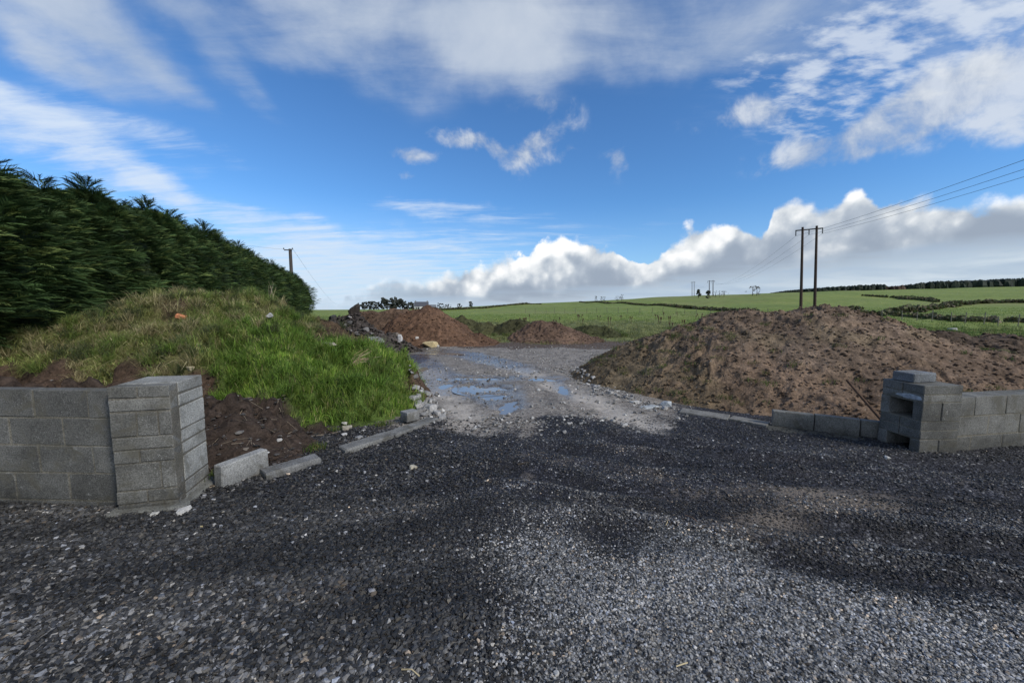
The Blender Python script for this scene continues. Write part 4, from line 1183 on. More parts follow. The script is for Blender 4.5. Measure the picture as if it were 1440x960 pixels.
wall('block_wall', 'low grey block wall running off to the right from the hollow pillar', (4.795, 4.115), (9.2, 4.85), 0.60, 0.215, z0=-0.06, first=0.12)

def strip(name, label, pts, width, z, tone):
    """cast foundation strip, its top barely above the ground"""
    g = Geo()
    for (a, b) in zip(pts[:-1], pts[1:]):
        a = Vector(a); b = Vector(b); L = (b - a).length
        brick(g, Vector(((a.x + b.x) / 2, (a.y + b.y) / 2, z - 0.06)), (L - 0.01, width, 0.12), math.atan2(b.y - a.y, b.x - a.x), tone, 0.012, 0.008)
    o = g.build(name, M_BLOCK); return tag(o, label, 'foundation strip')
strip('foundation_strip', 'short pale piece of concrete strip next to the standing block', [(-2.36, 3.50), (-2.02, 3.90)], 0.19, 0.040, (0.22, 0.22, 0.215))
strip('foundation_strip', 'long pale concrete strip between dark planings and grass bank', [(-1.88, 4.12), (-1.50, 4.62), (-1.10, 5.30)], 0.19, 0.042, (0.24, 0.24, 0.23))
strip('foundation_strip', 'pale concrete strip along the foot of the big heap, left of the low blocks', [(2.55, 5.72), (3.1, 5.35), (3.44, 5.02)], 0.24, 0.030, (0.25, 0.245, 0.23))
strip('foundation_strip', 'concrete strip under the row of three low blocks', [(3.36, 4.965), (4.36, 4.46)], 0.30, 0.012, (0.13, 0.13, 0.115))
def loose_block(x, y, z, size, ang, label, tone, group=None, tilt=0):
    g = Geo(); brick(g, (0, 0, 0), size, 0, tone, 0.006, 0.003); o = g.build('concrete_block', M_BLOCK)
    o.location = (x, y, z); o.rotation_euler = (tilt, 0, ang); return tag(o, label, 'concrete block', group)
loose_block(-2.51, 3.46, 0.095, (0.44, 0.10, 0.215), math.atan2(0.42, 0.15), 'grey block standing on edge just right of the left pillar', (0.25, 0.25, 0.24))
loose_block(-1.40, 5.16, 0.105, (0.20, 0.16, 0.13), R(50), 'small square block at the far end of the long concrete strip', (0.24, 0.24, 0.235))
av = Vector((3.45, 4.985)); bv = Vector((4.36, 4.475)); dv = (bv - av).normalized(); ang = math.atan2(dv.y, dv.x)
for k, lab in enumerate(['leftmost of the three low blocks set in a row on the strip', 'middle of the three low blocks set in a row on the strip', 'rightmost of the three low blocks, touching the hollow pillar']):
    ln = 0.44 if k < 2 else 0.20
    c = av + dv * (0.22 + 0.448 * k if k < 2 else 0.896 + ln / 2)
    ln2 = ln
    loose_block(c.x + 0.03, c.y + 0.05, 0.118, (ln2, 0.10, 0.205), ang + R(random.uniform(-1, 1)), lab, tone_block(0.16))
# rusty bar and stick by the pillar
g = Geo(); tube(g, [(4.72, 5.35, 0.56), (4.73, 5.1, 0.36), (4.74, 4.82, 0.14)], 0.018, 7, (0.10, 0.062, 0.04)); o = g.build('wooden_stick', M_WOOD)
tag(o, 'brown stick leaning against the soil heap behind the rightmost low block', 'stick')

# small litter of straw and twigs on the planings
def twig(px, py, L, ang, label, tone=(0.22, 0.17, 0.11), r=0.004, name='twig'):
    x, y, z = on_ground(px, py); g = Geo()
    tube(g, [(0, 0, 0.012), (L * 0.5 * math.cos(ang), L * 0.5 * math.sin(ang), 0.02), (L * math.cos(ang + 0.2), L * math.sin(ang + 0.2), 0.012)], r, 5, tone)
    o = g.build(name, M_WOOD); o.location = (x, y, z); return tag(o, label, 'twig')
twig(728, 655, 0.20, 0.2, 'dark broken twig on the planings at centre', (0.05, 0.04, 0.03), 0.010)
twig(590, 957, 0.09, 2.6, 'pale straw at the bottom edge of the gravel', (0.45, 0.37, 0.22), 0.003)
twig(980, 738, 0.10, 1.9, 'thin brown stem on the gravel right of centre', (0.16, 0.10, 0.07), 0.003)
twig(936, 745, 0.08, 0.9, 'pale straw on the gravel right of centre', (0.42, 0.34, 0.2), 0.003)
twig(950, 958, 0.06, 0.1, 'short pale straw at the bottom edge right of centre', (0.45, 0.37, 0.22), 0.003)
twig(350, 624, 0.30, 0.5, 'long thin twig on the bare soil near the left pillar', (0.15, 0.11, 0.07), 0.005)

# dead reeds and stems on the bank
def stems(px, py, Y, n, L, spread, tone, label, lean=0.25, name='dead_stalks', r=0.006, fan=None):
    p = at(px, py, Y); x, y = p[0], p[1]; z = surf(x, y) + (0.12 if fan else 0.0); g = Geo()
    for i in range(n):
        dx, dy = random.gauss(0, spread), random.gauss(0, spread); a = random.uniform(0, 6.28); l = random.uniform(0.2, lean)
        ll = L * random.uniform(0.6, 1.1)
        if fan: ex, ey, ez = fan[0] * ll + random.gauss(0, 0.08), fan[1] * ll + random.gauss(0, 0.05), fan[2] * ll + random.gauss(0, 0.05)
        else: ex, ey, ez = ll * l * math.cos(a), ll * l * math.sin(a), ll
        tube(g, [(dx, dy, -0.05), (dx + ex * 0.4, dy + ey * 0.4, ez * 0.55), (dx + ex, dy + ey, ez)], [r, r * 0.8, r * 0.35], 5, tuple(c * random.uniform(0.8, 1.15) for c in tone))
    o = g.build(name, M_WOOD); o.location = (x, y, z); return tag(o, label, 'plant')
stems(385, 416, 9.1, 6, 0.62, 0.07, (0.36, 0.31, 0.22), 'cluster of tall pale dead stalks on the bank top before the conifers', 0.3)
stems(349, 452, 7.6, 3, 0.18, 0.03, (0.45, 0.41, 0.30), 'two short pale stalks on the side of the grassy bank', 0.2)
stems(455, 440, 11.0, 3, 0.5, 0.06, (0.12, 0.10, 0.08), 'thin dark stalks on the right end of the bank against the sky', 0.3, r=0.005)
stems(497, 545, 6.35, 22, 0.42, 0.05, (0.40, 0.34, 0.20), 'bleached straw clump lying on the bright grass', name='straw_clump', r=0.006, fan=(0.75, 0.1, 0.25))
stems(490, 550, 6.1, 16, 0.36, 0.04, (0.30, 0.23, 0.13), 'brown straw hanging below the bleached clump', name='straw_clump', r=0.004, fan=(0.25, -0.6, -0.1))

# old stump standing in the rubble
def stump():
    p = at(496, 448, 14.6); g = Geo(); n = 14; V = []; rings = [(0, 0.20), (0.25, 0.17), (0.5, 0.18), (0.62, 0.21), (0.74, 0.15)]
    for zi, (z, r) in enumerate(rings):
        for k in range(n):
            a = 2 * math.pi * k / n; rr = r * (1 + 0.18 * math.sin(3 * a + zi) + random.uniform(-0.08, 0.08))
            V.append((rr * math.cos(a) + 0.05 * zi * 0.5, rr * 0.8 * math.sin(a), z - 0.1 + (0.10 * math.cos(a) if zi > 2 else 0)))
    F = [(i * n + k, i * n + (k + 1) % n, (i + 1) * n + (k + 1) % n, (i + 1) * n + k) for i in range(len(rings) - 1) for k in range(n)]
    g.add(V, F, (0.040, 0.032, 0.027)); c = len(rings) - 1
    V2 = V[c * n:] + [(0.1, 0, rings[-1][0] - 0.08)]
    g.add(V2, [(k, (k + 1) % n, n) for k in range(n)], (0.025, 0.02, 0.018))
    o = g.build('tree_stump', M_WOOD, smooth=False); o.location = (p[0], p[1], surf(p[0], p[1]) - 0.02); o.scale = (1, 1, 1.0)
    tag(o, 'dark upright tree stump standing on the rubble heap against the sky', 'tree stump')
stump(); print('T stump()', round(time.time() - T0, 1))

# ================================================================== conifer row
def fronds(P_, Dr, L, tone, seed=0, leaflets=8):
    """flat feathery sprays: one rachis and side leaflets, all thin triangles"""
    n = len(P_); Vs = []; 
    up = np.array([0, 0, 1.0]); 
    side = np.cross(Dr, up); side /= np.linalg.norm(side, axis=1)[:, None] + 1e-9
    roll = RNG.normal(0, 0.5, n)[:, None]
    nrm = np.cross(side, Dr); side = side * np.cos(roll) + nrm * np.sin(roll)
    droop = np.stack([np.zeros(n), np.zeros(n), -0.22 * L], -1)
    tris = []
    tris.append((P_, P_ + Dr * L[:, None] * 1.0 + droop, side * L[:, None] * 0.045))
    for k in range(leaflets):
        t = 0.12 + 0.75 * k / leaflets; sg = 1 if k % 2 else -1
        b = P_ + Dr * (L * t)[:, None] + droop * t * t
        ln = (0.50 - 0.32 * t) * L * RNG.uniform(0.8, 1.3, n)
        d = Dr * 1.0 + side * sg * RNG.uniform(0.35, 0.7, n)[:, None]
        tip = b + d * ln[:, None] + droop * 0.35 * (t + 0.3)
        tris.append((b, tip, Dr * (L * 0.055)[:, None]))
    V = np.stack([np.stack([b - w, b + w, t], 1) for b, t, w in tris], 1).reshape(-1, 3)
    m = len(tris); F = np.arange(n * m * 3).reshape(-1, 3)
    shade = np.repeat(tone, m * 3, axis=0)
    return V, F, shade
def crown_R(z, Ht, a, seed):
    t = np.clip(z / Ht, 0, 1)
    prof = np.interp(t, [0, 0.13, 0.2, 0.32, 0.5, 0.72, 0.86, 0.95, 1.0], [0.4, 0.55, 0.85, 1.04, 1.05, 0.86, 0.56, 0.26, 0.03])
    return prof * (1 + 0.20 * fbm(a * 1.6, z * 1.2, 1.0, 3, seed))
def conifer(seed, Ht=4.3, Rad=1.45, n=5200, far=False):
    t = thing('conifer_tree', '', 'conifer tree')
    g = Geo(); tube(g, [(0, 0, -0.2), (0.03, 0, 1.5), (0, 0.02, Ht * 0.85)], [0.13, 0.10, 0.02], 8, (0.055, 0.04, 0.03)); g.build('trunk', M_WOOD, t)
    g = Geo()
    z = 0.62 + (Ht - 0.62) * (RNG.random(n) ** 0.85) * 0.985; a = RNG.random(n) * 2 * np.pi
    Rr = crown_R(z, Ht, a, seed) * Rad
    # branch tiers: sprays gather along upswept limbs
    lump = fbm(a * 3.0 * 1.0, z * 2.6, 1.0, 3, seed + 5)
    lay = RNG.random(n)
    r = Rr * np.where(lay < 0.35, RNG.uniform(0.72, 0.9, n), RNG.uniform(0.88, 1.04, n)) * (1 + 0.13 * lump)
    P_ = np.stack([r * np.cos(a), r * np.sin(a), z], -1)
    ele = 0.02 + 0.55 * (z / Ht) + RNG.normal(0, 0.22, n); aa = a + RNG.normal(0, 0.35, n)
    Dr = np.stack([np.cos(aa) * np.cos(ele), np.sin(aa) * np.cos(ele), np.sin(ele)], -1)
    L = RNG.uniform(0.15, 0.32, n) * (1.25 if far else 1.0) * (0.85 + 0.5 * sstep(lump, 0, 0.5))
    base = pal(n, [(0.036, 0.068, 0.022), (0.056, 0.094, 0.030), (0.022, 0.044, 0.015), (0.125, 0.165, 0.05)], [4, 3.2, 2.2, 1.6], 0.25)
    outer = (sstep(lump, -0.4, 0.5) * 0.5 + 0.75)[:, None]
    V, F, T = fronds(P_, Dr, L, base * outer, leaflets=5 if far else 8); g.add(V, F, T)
    # leaders poking from the top
    nl = 150; zt = Ht * RNG.uniform(0.86, 1.06, nl); at_ = RNG.random(nl) * 6.283; rt = Rad * 0.42 * RNG.random(nl) * np.clip((1.12 - zt / Ht) / 0.26, 0.1, 1)
    P_ = np.stack([rt * np.cos(at_), rt * np.sin(at_), zt], -1); Dr = np.stack([np.cos(at_) * 0.75 + 0.1, np.sin(at_) * 0.75, RNG.uniform(0.35, 1.0, nl)], -1); Dr /= np.linalg.norm(Dr, axis=1)[:, None]
    V, F, T = fronds(P_, Dr, RNG.uniform(0.2, 0.42, nl), pal(nl, [(0.034, 0.060, 0.02), (0.05, 0.075, 0.026)], [1, 1])); g.add(V, F, T)
    # opaque dark filler shell that closes the inside of the crown
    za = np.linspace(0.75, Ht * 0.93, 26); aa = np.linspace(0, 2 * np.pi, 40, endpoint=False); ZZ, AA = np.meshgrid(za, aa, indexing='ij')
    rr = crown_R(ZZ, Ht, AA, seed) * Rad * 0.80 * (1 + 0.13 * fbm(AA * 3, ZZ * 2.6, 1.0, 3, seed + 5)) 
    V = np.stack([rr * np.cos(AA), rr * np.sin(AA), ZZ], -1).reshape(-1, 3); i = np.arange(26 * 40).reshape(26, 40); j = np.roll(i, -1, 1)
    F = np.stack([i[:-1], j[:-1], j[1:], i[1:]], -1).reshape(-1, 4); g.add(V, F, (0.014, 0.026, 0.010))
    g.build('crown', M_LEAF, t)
    return t
protos = [conifer(11 + 7 * k, n=12000) for k in range(3)] + [conifer(90 + 7 * k, n=3600, far=True) for k in range(2)]
used = set()
yy = 5.6; i = 0; tall = []
while yy < 37.0:
    x = -7.9 - 0.35 * yy
    p = protos[i % 3] if yy < 15 else protos[3 + i % 2]
    if i == 0: lab = 'nearest conifer of the hedge row, cut off by the left edge of the photo'
    elif yy + 1.25 + 0.012 * yy >= 37.0: lab = 'last dark conifer at the far, right end of the hedge row'
    elif 17 < yy: lab = 'dark conifer in the far part of the tall hedge row'
    else: lab = 'dark feathery conifer in the tall hedge row behind the grassy bank'
    sc = random.uniform(0.95, 1.05) * float(np.interp(yy, [5, 8, 11, 15, 22, 37], [0.98, 1.02, 1.08, 1.13, 1.13, 0.98])); rz = random.uniform(0, 6.28)
    loc = (x + random.uniform(-0.15, 0.15), yy, H1(x, yy) - 0.05)
    sv = (random.uniform(1.0, 1.15), random.uniform(1.0, 1.15), sc)
    if id(p) not in used:
        used.add(id(p)); p.location = loc; p.rotation_euler = (0, 0, rz); p.scale = sv; p['label'] = lab; q = p
    else: q = dup(p, loc, rz, lab, sv)
    q['group'] = 'conifers in the tall hedge row on the left'
    yy += 1.25 + 0.012 * yy; i += 1
print('T conifers', i, round(time.time() - T0, 1))

# rail fence in the shade at the hedge foot
def rail_fence():
    t = thing('rail_fence', 'dark wooden post and rail fence in the shade under the conifers', 'fence')
    line = [(-10.9, 5.2), (-10.6, 7.0), (-10.4, 8.8), (-10.6, 10.6)]
    for (x, y) in line:
        g = Geo(); brick(g, Vector((x, y, H1(x, y) + 0.75)), (0.09, 0.09, 1.6), 0.3, (0.05, 0.042, 0.035), 0.006); g.build('post', M_WOOD, t)
    for (a, b) in zip(line[:-1], line[1:]):
        for hz in (0.95, 1.35):
            g = Geo(); za = H1(*a) + hz; zb = H1(*b) + hz
            tube(g, [(a[0] + 0.06, a[1], za), (b[0] + 0.06, b[1], zb)], 0.035, 6, (0.06, 0.05, 0.04)); g.build('rail', M_WOOD, t)
rail_fence(); print('T rail_fence()', round(time.time() - T0, 1))

# ================================================================== power lines
LD = Vector((41.3, 103, 0)).normalized(); PD = Vector((LD.y, -LD.x, 0))
POLE_LEAN = R(-2.2)
def h_pole(base, ht, label, thick=0.15):
    t = thing('power_pole', label, 'power pole', base, math.atan2(PD.y, PD.x), 'twin-pole power line supports'); t.rotation_euler = (0, POLE_LEAN, math.atan2(PD.y, PD.x))
    for s in (-0.62, 0.62):
        g = Geo(); tube(g, [(s, 0, -0.6), (s, 0, ht * 0.5), (s, 0, ht)], [thick, thick * 0.85, thick * 0.7], 10, (0.052, 0.034, 0.028)); g.build('pole', M_WOOD, t)
    g = Geo(); brick(g, Vector((0, 0.16, ht - 0.28)), (2.45, 0.10, 0.12), 0, (0.055, 0.05, 0.05), 0.01); g.build('crossarm', M_METAL, t)
    for s in (-1.18, 0.0, 1.18):
        g = Geo(); zt = ht - 0.35
        pts = [(s, 0.16, zt - 0.06 * k) for k in range(9)]
        tube(g, pts, [0.03 if k % 2 else 0.075 for k in range(9)], 8, (0.10, 0.11, 0.12)); g.build('insulator', M_METAL, t)
    return t
def hp_points(base, ht):
    M = Matrix.Translation(Vector(base)) @ Matrix.Rotation(math.atan2(PD.y, PD.x), 4, 'Z') @ Matrix.Rotation(POLE_LEAN, 4, 'Y')
    return [M @ Vector((s, 0.16, ht - 0.85)) for s in (-1.18, 0.0, 1.18)]
b1 = Vector((32.2, 42.0, 0)); b2 = Vector((74.3, 144.5, 0)); b3 = Vector((116, 248, 0)); b0 = b1 - (b2 - b1)
for b in (b1, b2, b3): b.z = H1(b.x, b.y)
b0.z = -2.0
ht1 = 10.1 - b1.z + 0.0
ht1 = (at(1138, 318, 42.0)[2]) - b1.z; ht2 = at(995, 394, 144.5)[2] - b2.z; ht3 = at(972, 396, 248)[2] - b3.z
print('poles', ht1, ht2, ht3, b1, b2, b3)
h_pole(b1, ht1, 'tall twin-pole power support with crossarm rising behind the big soil heap')
h_pole(b2, ht2, 'distant twin-pole power support on the green field, with crossarm', 0.16)
h_pole(b3, ht3, 'farthest and smallest twin-pole power support on the skyline', 0.17)
def wires(pa, pb, sag, label, r=0.014, tone=(0.06, 0.065, 0.07)):
    for i, (a, b) in enumerate(zip(pa, pb)):
        g = Geo(); n = 40; pts = []
        for k in range(n + 1):
            t = k / n; p = a.lerp(b, t); p.z -= sag * 4 * t * (1 - t); pts.append(p)
        tube(g, pts, r, 5, tone, caps=False); o = g.build('power_wire', M_METAL)
        tag(o, label, 'wire', 'power wires')
w0 = hp_points(b0, ht1 + 1.5); w1 = hp_points(b1, ht1); w2 = hp_points(b2, ht2); w3 = hp_points(b3, ht3)
wires(w1, w0, 2.2, 'thin wire rising from the tall twin-pole support towards the upper right', 0.010)
wires(w1, w2, 2.4, 'faint wire between the tall and the distant twin-pole supports', 0.009)
wires(w2, w3, 2.4, 'faint wire between the two far twin-pole supports', 0.010)
def single_pole():
    p = at(408, 350, 40.0); b = (p[0], p[1], H1(p[0], p[1])); ht = p[2] - b[2]
    t = thing('utility_pole', 'single dark utility pole rising behind the far end of the conifer row', 'utility pole', b)
    g = Geo(); tube(g, [(0, 0, -0.5), (0, 0, ht)], [0.19, 0.15], 10, (0.07, 0.06, 0.055)); g.build('pole', M_WOOD, t)
    g = Geo(); brick(g, Vector((-0.15, -0.1, ht - 0.12)), (0.8, 0.10, 0.10), 0, (0.07, 0.07, 0.07), 0.01); g.build('crossarm', M_METAL, t)
    for s in (-0.6, 0.3):
        g = Geo(); tube(g, [(s, -0.1, ht - 0.06), (s, -0.1, ht + 0.02), (s, -0.1, ht + 0.1)], [0.04, 0.07, 0.03], 8, (0.12, 0.12, 0.13)); g.build('insulator', M_METAL, t)
    top = Vector((b[0], b[1], b[2] + ht - 0.05)); far = Vector(at(478, 429, 170))
    wires([top + Vector((0.3, 0, 0))], [far], 1.6, 'thin wire dropping right from the single utility pole', 0.010)
    wires([top + Vector((-0.6, 0, 0))], [Vector((-30, 8, top.z + 1.5))], 1.0, 'thin wire running left from the single utility pole', 0.007)
single_pole(); print('T single_pole()', round(time.time() - T0, 1))

# ================================================================== hedgerows, bushes and far trees
def clumps(g, pts, size, cols, per=14, leaf=0.12, squash=0.8):
    """tufts of small leaf faces around the given points"""
    P_ = np.repeat(np.array(pts), per, axis=0); S = np.repeat(np.array(size), per); n = len(P_)
    d = RNG.normal(size=(n, 3)); d /= np.linalg.norm(d, axis=1)[:, None]
    c = P_ + d * (S * RNG.uniform(0.35, 1.0, n) )[:, None] * np.array([1, 1, squash])
    a = RNG.normal(size=(n, 3)); a /= np.linalg.norm(a, axis=1)[:, None]; b = np.cross(a, RNG.normal(size=(n, 3))); b /= np.linalg.norm(b, axis=1)[:, None] + 1e-9
    l = (leaf * RNG.uniform(0.6, 1.5, n) * (np.repeat(np.array(size), per) / np.mean(size)) ** 0.3)[:, None]
    V = np.stack([c - a * l, c + b * l * 0.7, c + a * l, c - b * l * 0.7], 1).reshape(-1, 3)
    F = np.arange(n * 4).reshape(-1, 4)
    g.add(V, F, np.repeat(pal(n, cols, [1] * len(cols), 0.3), 4, axis=0))
HC = [(0.10, 0.11, 0.05), (0.15, 0.135, 0.075), (0.17, 0.145, 0.095), (0.085, 0.12, 0.042)]
def hedgerow(rows, height, width, label, cols=HC, leaf=0.22, dens=1.0, gap=0.0):
    """rows are photo pixels of the hedge foot on the terrain"""
    line = [on_ground(*r) for r in rows]; pts = []; sz = []
    for a, b in zip(line[:-1], line[1:]):
        L = math.hypot(b[0] - a[0], b[1] - a[1]); n = max(2, int(L / (height * 0.45) * dens))
        for k in range(n):
            if random.random() < gap: continue
            t = (k + random.random()) / n; x = a[0] + (b[0] - a[0]) * t + random.gauss(0, width * 0.25); y = a[1] + (b[1] - a[1]) * t + random.gauss(0, width * 0.25)
            hh = height * random.uniform(0.55, 1.15) * (1 + 0.35 * math.sin(x * 0.4) * math.sin(x * 0.13 + 1))
            pts.append((x, y, H1(x, y) + hh * 0.42)); sz.append(hh * 0.55)
    g = Geo(); clumps(g, pts, sz, cols, per=42, leaf=leaf, squash=0.85)
    o = g.build('hedgerow', M_LEAF); return tag(o, label, 'hedge')
hedgerow([(815, 424.5), (850, 426), (900, 429), (960, 433), (1020, 437.5), (1062, 442)], 0.5, 0.8, 'thin dark hedge line crossing the green field left of the tall twin poles', leaf=0.25)
hedgerow([(1214, 416), (1260, 419), (1317, 425)], 0.75, 1.2, 'thin hedge line high on the right-hand fields', leaf=0.3)
hedgerow([(1249, 442), (1272, 439), (1296, 436), (1342, 430), (1372, 427), (1405, 426), (1440, 426), (1500, 425)], 0.7, 1.3, 'thick brownish hedge curving between the right-hand fields', leaf=0.28)
hedgerow([(1186, 441), (1230, 443), (1280, 445), (1352, 451), (1440, 455), (1560, 460)], 0.5, 0.7, 'nearest straight hedge across the fields beyond the right wall', leaf=0.16)
hedgerow([(600, 436.5), (680, 433.5), (760, 428)], 0.45, 1.5, 'low distant hedge along the left skyline', leaf=0.35)

def bush(px, py, ht, wd, label, cols=HC, leaf=0.12, name='bush', n=26):
    x, y, z = on_ground(px, py); g = Geo(); pts = []; sz = []
    for _ in range(n):
        a = random.uniform(0, 6.28); r = wd * 0.5 * math.sqrt(random.random()); hh = ht * random.uniform(0.2, 0.85) * (1 - 0.4 * (r / wd * 2) ** 2)
        pts.append((r * math.cos(a), r * math.sin(a), hh)); sz.append(ht * random.uniform(0.14, 0.25))
    clumps(g, pts, sz, cols, per=40, leaf=leaf); o = g.build(name, M_LEAF); o.location = (x, y, z); return tag(o, label, 'bush')
bush(1203, 444, 1.3, 1.9, 'dark round bush by the hedge end behind the big soil heap', leaf=0.10)
def far_tree(px, py, ht, wd, label, group='small far trees on the skyline', dens=16, conical=False, cols=None, bare=False, Y=None):
    if Y is None: x, y, z = on_ground(px, py)
    else: x, y, z = at(px, py, Y); z = H1(x, y)
    t = thing('tree', label, 'tree', (x, y, z), 0, group)
    g = Geo(); tube(g, [(0, 0, -0.3), (0.05, 0, ht * 0.45), (0, 0.05, ht * 0.8)], [ht * 0.035, ht * 0.022, ht * 0.006], 6, (0.05, 0.042, 0.036)); 
    tk = g.build('trunk', M_WOOD, t)
    g = Geo(); pts = []; sz = []
    for _ in range(dens):
        h = random.uniform(0.10, 0.95) if not conical else random.uniform(0.08, 0.97)
        r = wd * 0.5 * (math.sin(math.pi * min(1, h)) ** 0.6 if not conical else (1 - h)) * math.sqrt(random.random()); a = random.uniform(0, 6.28)
        pts.append((r * math.cos(a), r * math.sin(a), h * ht)); sz.append(ht * random.uniform(0.07, 0.12))
    clumps(g, pts, sz, cols or [(0.06, 0.07, 0.045), (0.08, 0.09, 0.06)], per=12 if bare else 34, leaf=ht * (0.035 if bare else 0.06)); g.build('crown', M_LEAF, t)
    return t
BR = [(0.14, 0.125, 0.11), (0.11, 0.10, 0.09)]
for (px, py, ht, wd) in [(838, 424, 3.2, 2.2), (846, 424, 2.6, 1.8), (850, 424, 2.4, 2.2), (868, 423.2, 2.4, 3.0), (874, 423.2, 3.0, 2.2)]:
    far_tree(px, py, ht, wd, 'tiny bare tree on the field skyline left of the far power supports', bare=True, cols=BR)
far_tree(982, 419, 3.4, 2.4, 'small tree on the skyline between the two far power supports', conical=True)
far_tree(996, 420, 2.8, 2.0, 'bushy tree standing at the foot of the distant power support')
for (px, w) in [(1006, 3.5), (1012, 3.5), (1018, 3.0)]:
    far_tree(px, 417.5, 2.2, w, 'low bare tree in the short skyline row right of the distant power support', bare=True, cols=BR)
for (px, w) in [(1058, 6.0), (1064, 5.0)]:
    far_tree(px, 415.5, 3.4, w, 'pale bare round-topped tree on the skyline left of the wood', bare=True, cols=BR)
for (px, ht, wd) in [(506, 4, 5), (512, 4.5, 4), (519, 5, 5), (526, 5, 5), (532, 4.5, 4), (540, 7, 4.5), (545, 5.8, 4.5), (551, 6.6, 5), (557, 7.2, 5), (563, 6.2, 5), (569, 5, 5), (575, 4.2, 5), (580, 4.5, 3.5), (618, 3.6, 6), (630, 2.6, 5), (646, 2.6, 4), (662, 3.4, 3)]:
    far_tree(px, 435.5, ht, wd, 'dark tree in the far clump left of the house' if px < 582 else 'small distant tree right of the house', 'far trees around the house' , Y=225, dens=30, cols=[(0.065, 0.075, 0.065), (0.085, 0.09, 0.075)])
def wood():
    g = Geo(); PX = RNG.uniform(1078, 1640, 3000); YY = RNG.uniform(255, 300, 3000); ZZ = far_h((PX - 720) / 538 * YY, np.minimum(YY, 262))
    for i in range(3000):
        px = float(PX[i]); Y = float(YY[i])
        prof = float(np.interp(px, [1078, 1100, 1150, 1235, 1240, 1262, 1300, 1440, 1640], [0.8, 2.2, 3.6, 5.0, 3.0, 4.0, 6.0, 7.4, 8.0]))
        x = (px - 720) / 538 * Y; z = float(ZZ[i]); h = prof * random.uniform(0.80, 1.02) + (Y - 255) * 0.02; r = h * 0.30 + 0.5
        n = 7; rot = random.uniform(0, 6); v = random.uniform(0.7, 1.3)
        tn = (0.018 * v, 0.028 * v, 0.018 * v) if not (1238 < px < 1262) else (0.07 * v, 0.045 * v, 0.03 * v)
        V = []
        for (zz, rr) in ((0.0, 1.0), (0.4, 1.0), (0.8, 0.72)):
            for k in range(n):
                a = rot + 6.283 * k / n; q = r * rr * random.uniform(0.6, 1.25); V.append((x + q * math.cos(a), Y + q * math.sin(a), z + h * zz * random.uniform(0.9, 1.05)))
        V.append((x, Y, z + h))
        F = [(i2 * n + k, i2 * n + (k + 1) % n, (i2 + 1) * n + (k + 1) % n, (i2 + 1) * n + k) for i2 in range(2) for k in range(n)]
        g.add(V, F, tn); 
        g.add(V[2 * n:], [(k, (k + 1) % n, n) for k in range(n)], tn)
    o = g.build('wood', M_LEAF); tag(o, kind='stuff')
wood(); print('T wood()', round(time.time() - T0, 1))

# ---- house far off
def house():
    Y = 215; p = at(594, 434, Y); z = H1(p[0], Y) - 0.3
    t = thing('house', 'far white farmhouse with grey slate roof on the left skyline', 'house', (p[0], Y, z), R(12))
    def box(name, x0, x1, y0, y1, z0, z1, tone, mat=M_PLAIN, par=t):
        g = Geo(); brick(g, Vector(((x0 + x1) / 2, (y0 + y1) / 2, (z0 + z1) / 2)), (x1 - x0, y1 - y0, z1 - z0), 0, tone, 0.01, 0); return g.build(name, mat, par)
    WH = (0.55, 0.55, 0.53)
    def gable(name, x0, x1, y0, y1, z0, z1, tone, along='x'):
        g = Geo(); o = 0.25
        if along == 'x':
            ym = (y0 + y1) / 2; V = [(x0 - o, y0 - o, z0), (x1 + o, y0 - o, z0), (x1 + o, y1 + o, z0), (x0 - o, y1 + o, z0), (x0 - o, ym, z1), (x1 + o, ym, z1)]
            F = [(0, 1, 5, 4), (2, 3, 4, 5), (0, 3, 2, 1)]; T = [(1, 2, 5), (3, 0, 4)]
        else:
            xm = (x0 + x1) / 2; V = [(x0 - o, y0 - o, z0), (x1 + o, y0 - o, z0), (x1 + o, y1 + o, z0), (x0 - o, y1 + o, z0), (xm, y0 - o, z1), (xm, y1 + o, z1)]
            F = [(0, 4, 5, 3), (1, 2, 5, 4), (0, 3, 2, 1)]; T = [(0, 1, 4), (2, 3, 5)]
        g.add(V, F, tone); g.add(V, T, tone); return g.build(name, M_PLAIN, t)
    box('wall', -4.2, 3.2, 0, 6, 0, 2.4, WH); rf = gable('roof', -4.2, 3.2, 0, 6, 2.4, 5.0, (0.075, 0.08, 0.095))
    box('chimney', -4.0, -3.4, 2.7, 3.3, 4.6, 5.6, (0.2, 0.2, 0.2), par=rf); box('chimney', 2.4, 3.0, 2.7, 3.3, 4.6, 5.6, (0.2, 0.2, 0.2), par=rf)
    box('wall', 3.3, 7.0, -1, 4.5, 0, 2.1, WH); gable('roof', 3.3, 7.0, -1, 4.5, 2.1, 3.4, (0.16, 0.17, 0.18), 'x')
    box('porch', -1.5, 0.8, -1.4, -0.01, 0, 2.3, WH); 
    for x in (-3.3, -2.2, 1.6, 2.5): box('window', x - 0.4, x + 0.4, -0.06, -0.004, 0.9, 1.9, (0.04, 0.045, 0.05), M_METAL)
    box('window', 4.6, 5.6, -1.06, -1.004, 0.8, 1.7, (0.04, 0.045, 0.05), M_METAL)
house(); print('T house()', round(time.time() - T0, 1))

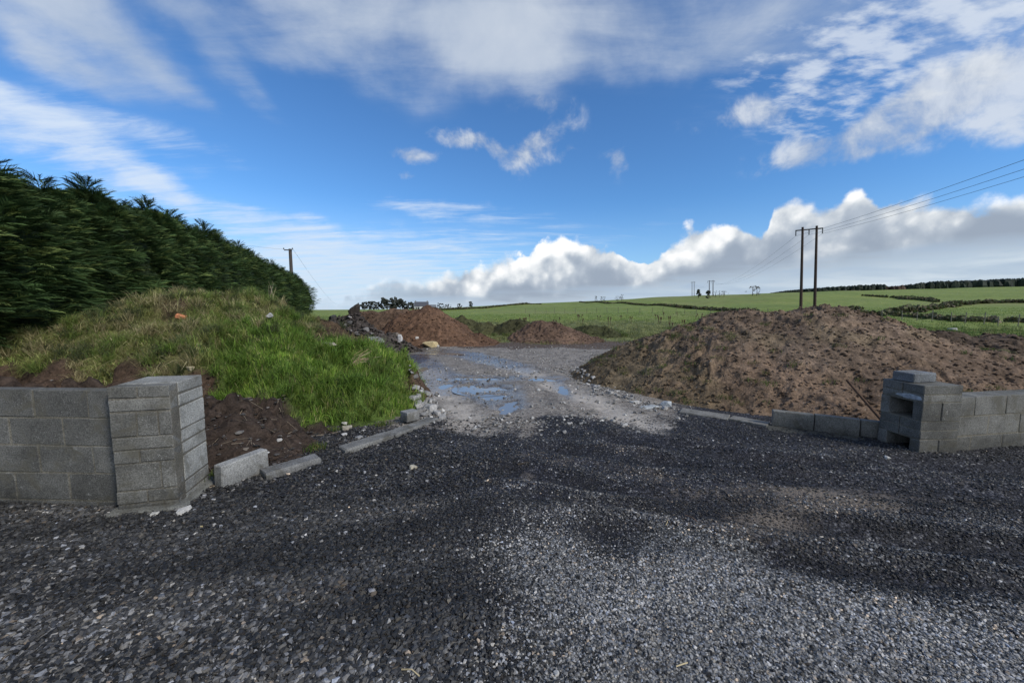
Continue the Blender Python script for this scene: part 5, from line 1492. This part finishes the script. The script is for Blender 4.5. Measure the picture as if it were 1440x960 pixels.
# ---- field fences
def wire_fence(rows, n, label, ht=1.15, r=0.05, tone=(0.11, 0.095, 0.08)):
    line = [on_ground(*q) for q in rows]; t = thing('wire_fence', label, 'fence')
    tot = []
    for k in range(n):
        f = k / (n - 1) * (len(line) - 1); i = min(int(f), len(line) - 2); u = f - i
        x = line[i][0] * (1 - u) + line[i + 1][0] * u + random.uniform(-0.2, 0.2); y = line[i][1] * (1 - u) + line[i + 1][1] * u
        z = H1(x, y); g = Geo(); h = ht * random.uniform(0.85, 1.1); tube(g, [(x, y, z - 0.2), (x + random.uniform(-0.06, 0.06), y, z + h)], r, 6, tone); g.build('post', M_WOOD, t); tot.append((x, y, z + h * 0.85))
    for dz in (0, -0.35):
        g = Geo(); tube(g, [(a, b, c + dz) for a, b, c in tot], 0.006, 4, (0.12, 0.12, 0.12), caps=False); g.build('wire', M_METAL, t)
wire_fence([(740, 440), (840, 440), (950, 441), (1080, 445)], 22, 'wire fence of thin posts across the middle field left of the big heap', 0.85, 0.028, (0.14, 0.13, 0.10))
wire_fence([(1185, 446), (1280, 449), (1360, 453), (1440, 458), (1600, 466)], 15, 'wire fence of pale posts along the nearest hedge on the right', 0.9, 0.03, (0.20, 0.18, 0.15))
# dry dock stalks standing in the rough grass
for i in range(26):
    Y = random.uniform(24, 40); px = random.uniform(800, 1010) if i < 20 else random.uniform(690, 800)
    x = (px - 720) / 538 * Y; z = H1(x, Y); g = Geo(); h = random.uniform(0.4, 0.85)
    for k in range(random.randint(1, 3)):
        dx = random.gauss(0, 0.06); tube(g, [(dx, 0, -0.05), (dx * 1.5, 0, h * 0.6), (dx * 2 + random.gauss(0, 0.05), 0, h)], [0.010, 0.016, 0.022], 5, (0.085, 0.055, 0.035))
        tube(g, [(dx * 1.6, 0, h * 0.62), (dx * 2, 0, h * 0.85), (dx * 2, 0, h)], [0.02, 0.045, 0.01], 5, (0.075, 0.045, 0.03))
    o = g.build('dock_stalk', M_WOOD); o.location = (x, Y, z); tag(o, 'dry brown dock stalk standing in the rough field', 'weed', 'dry stalks in the rough field')
print('done')
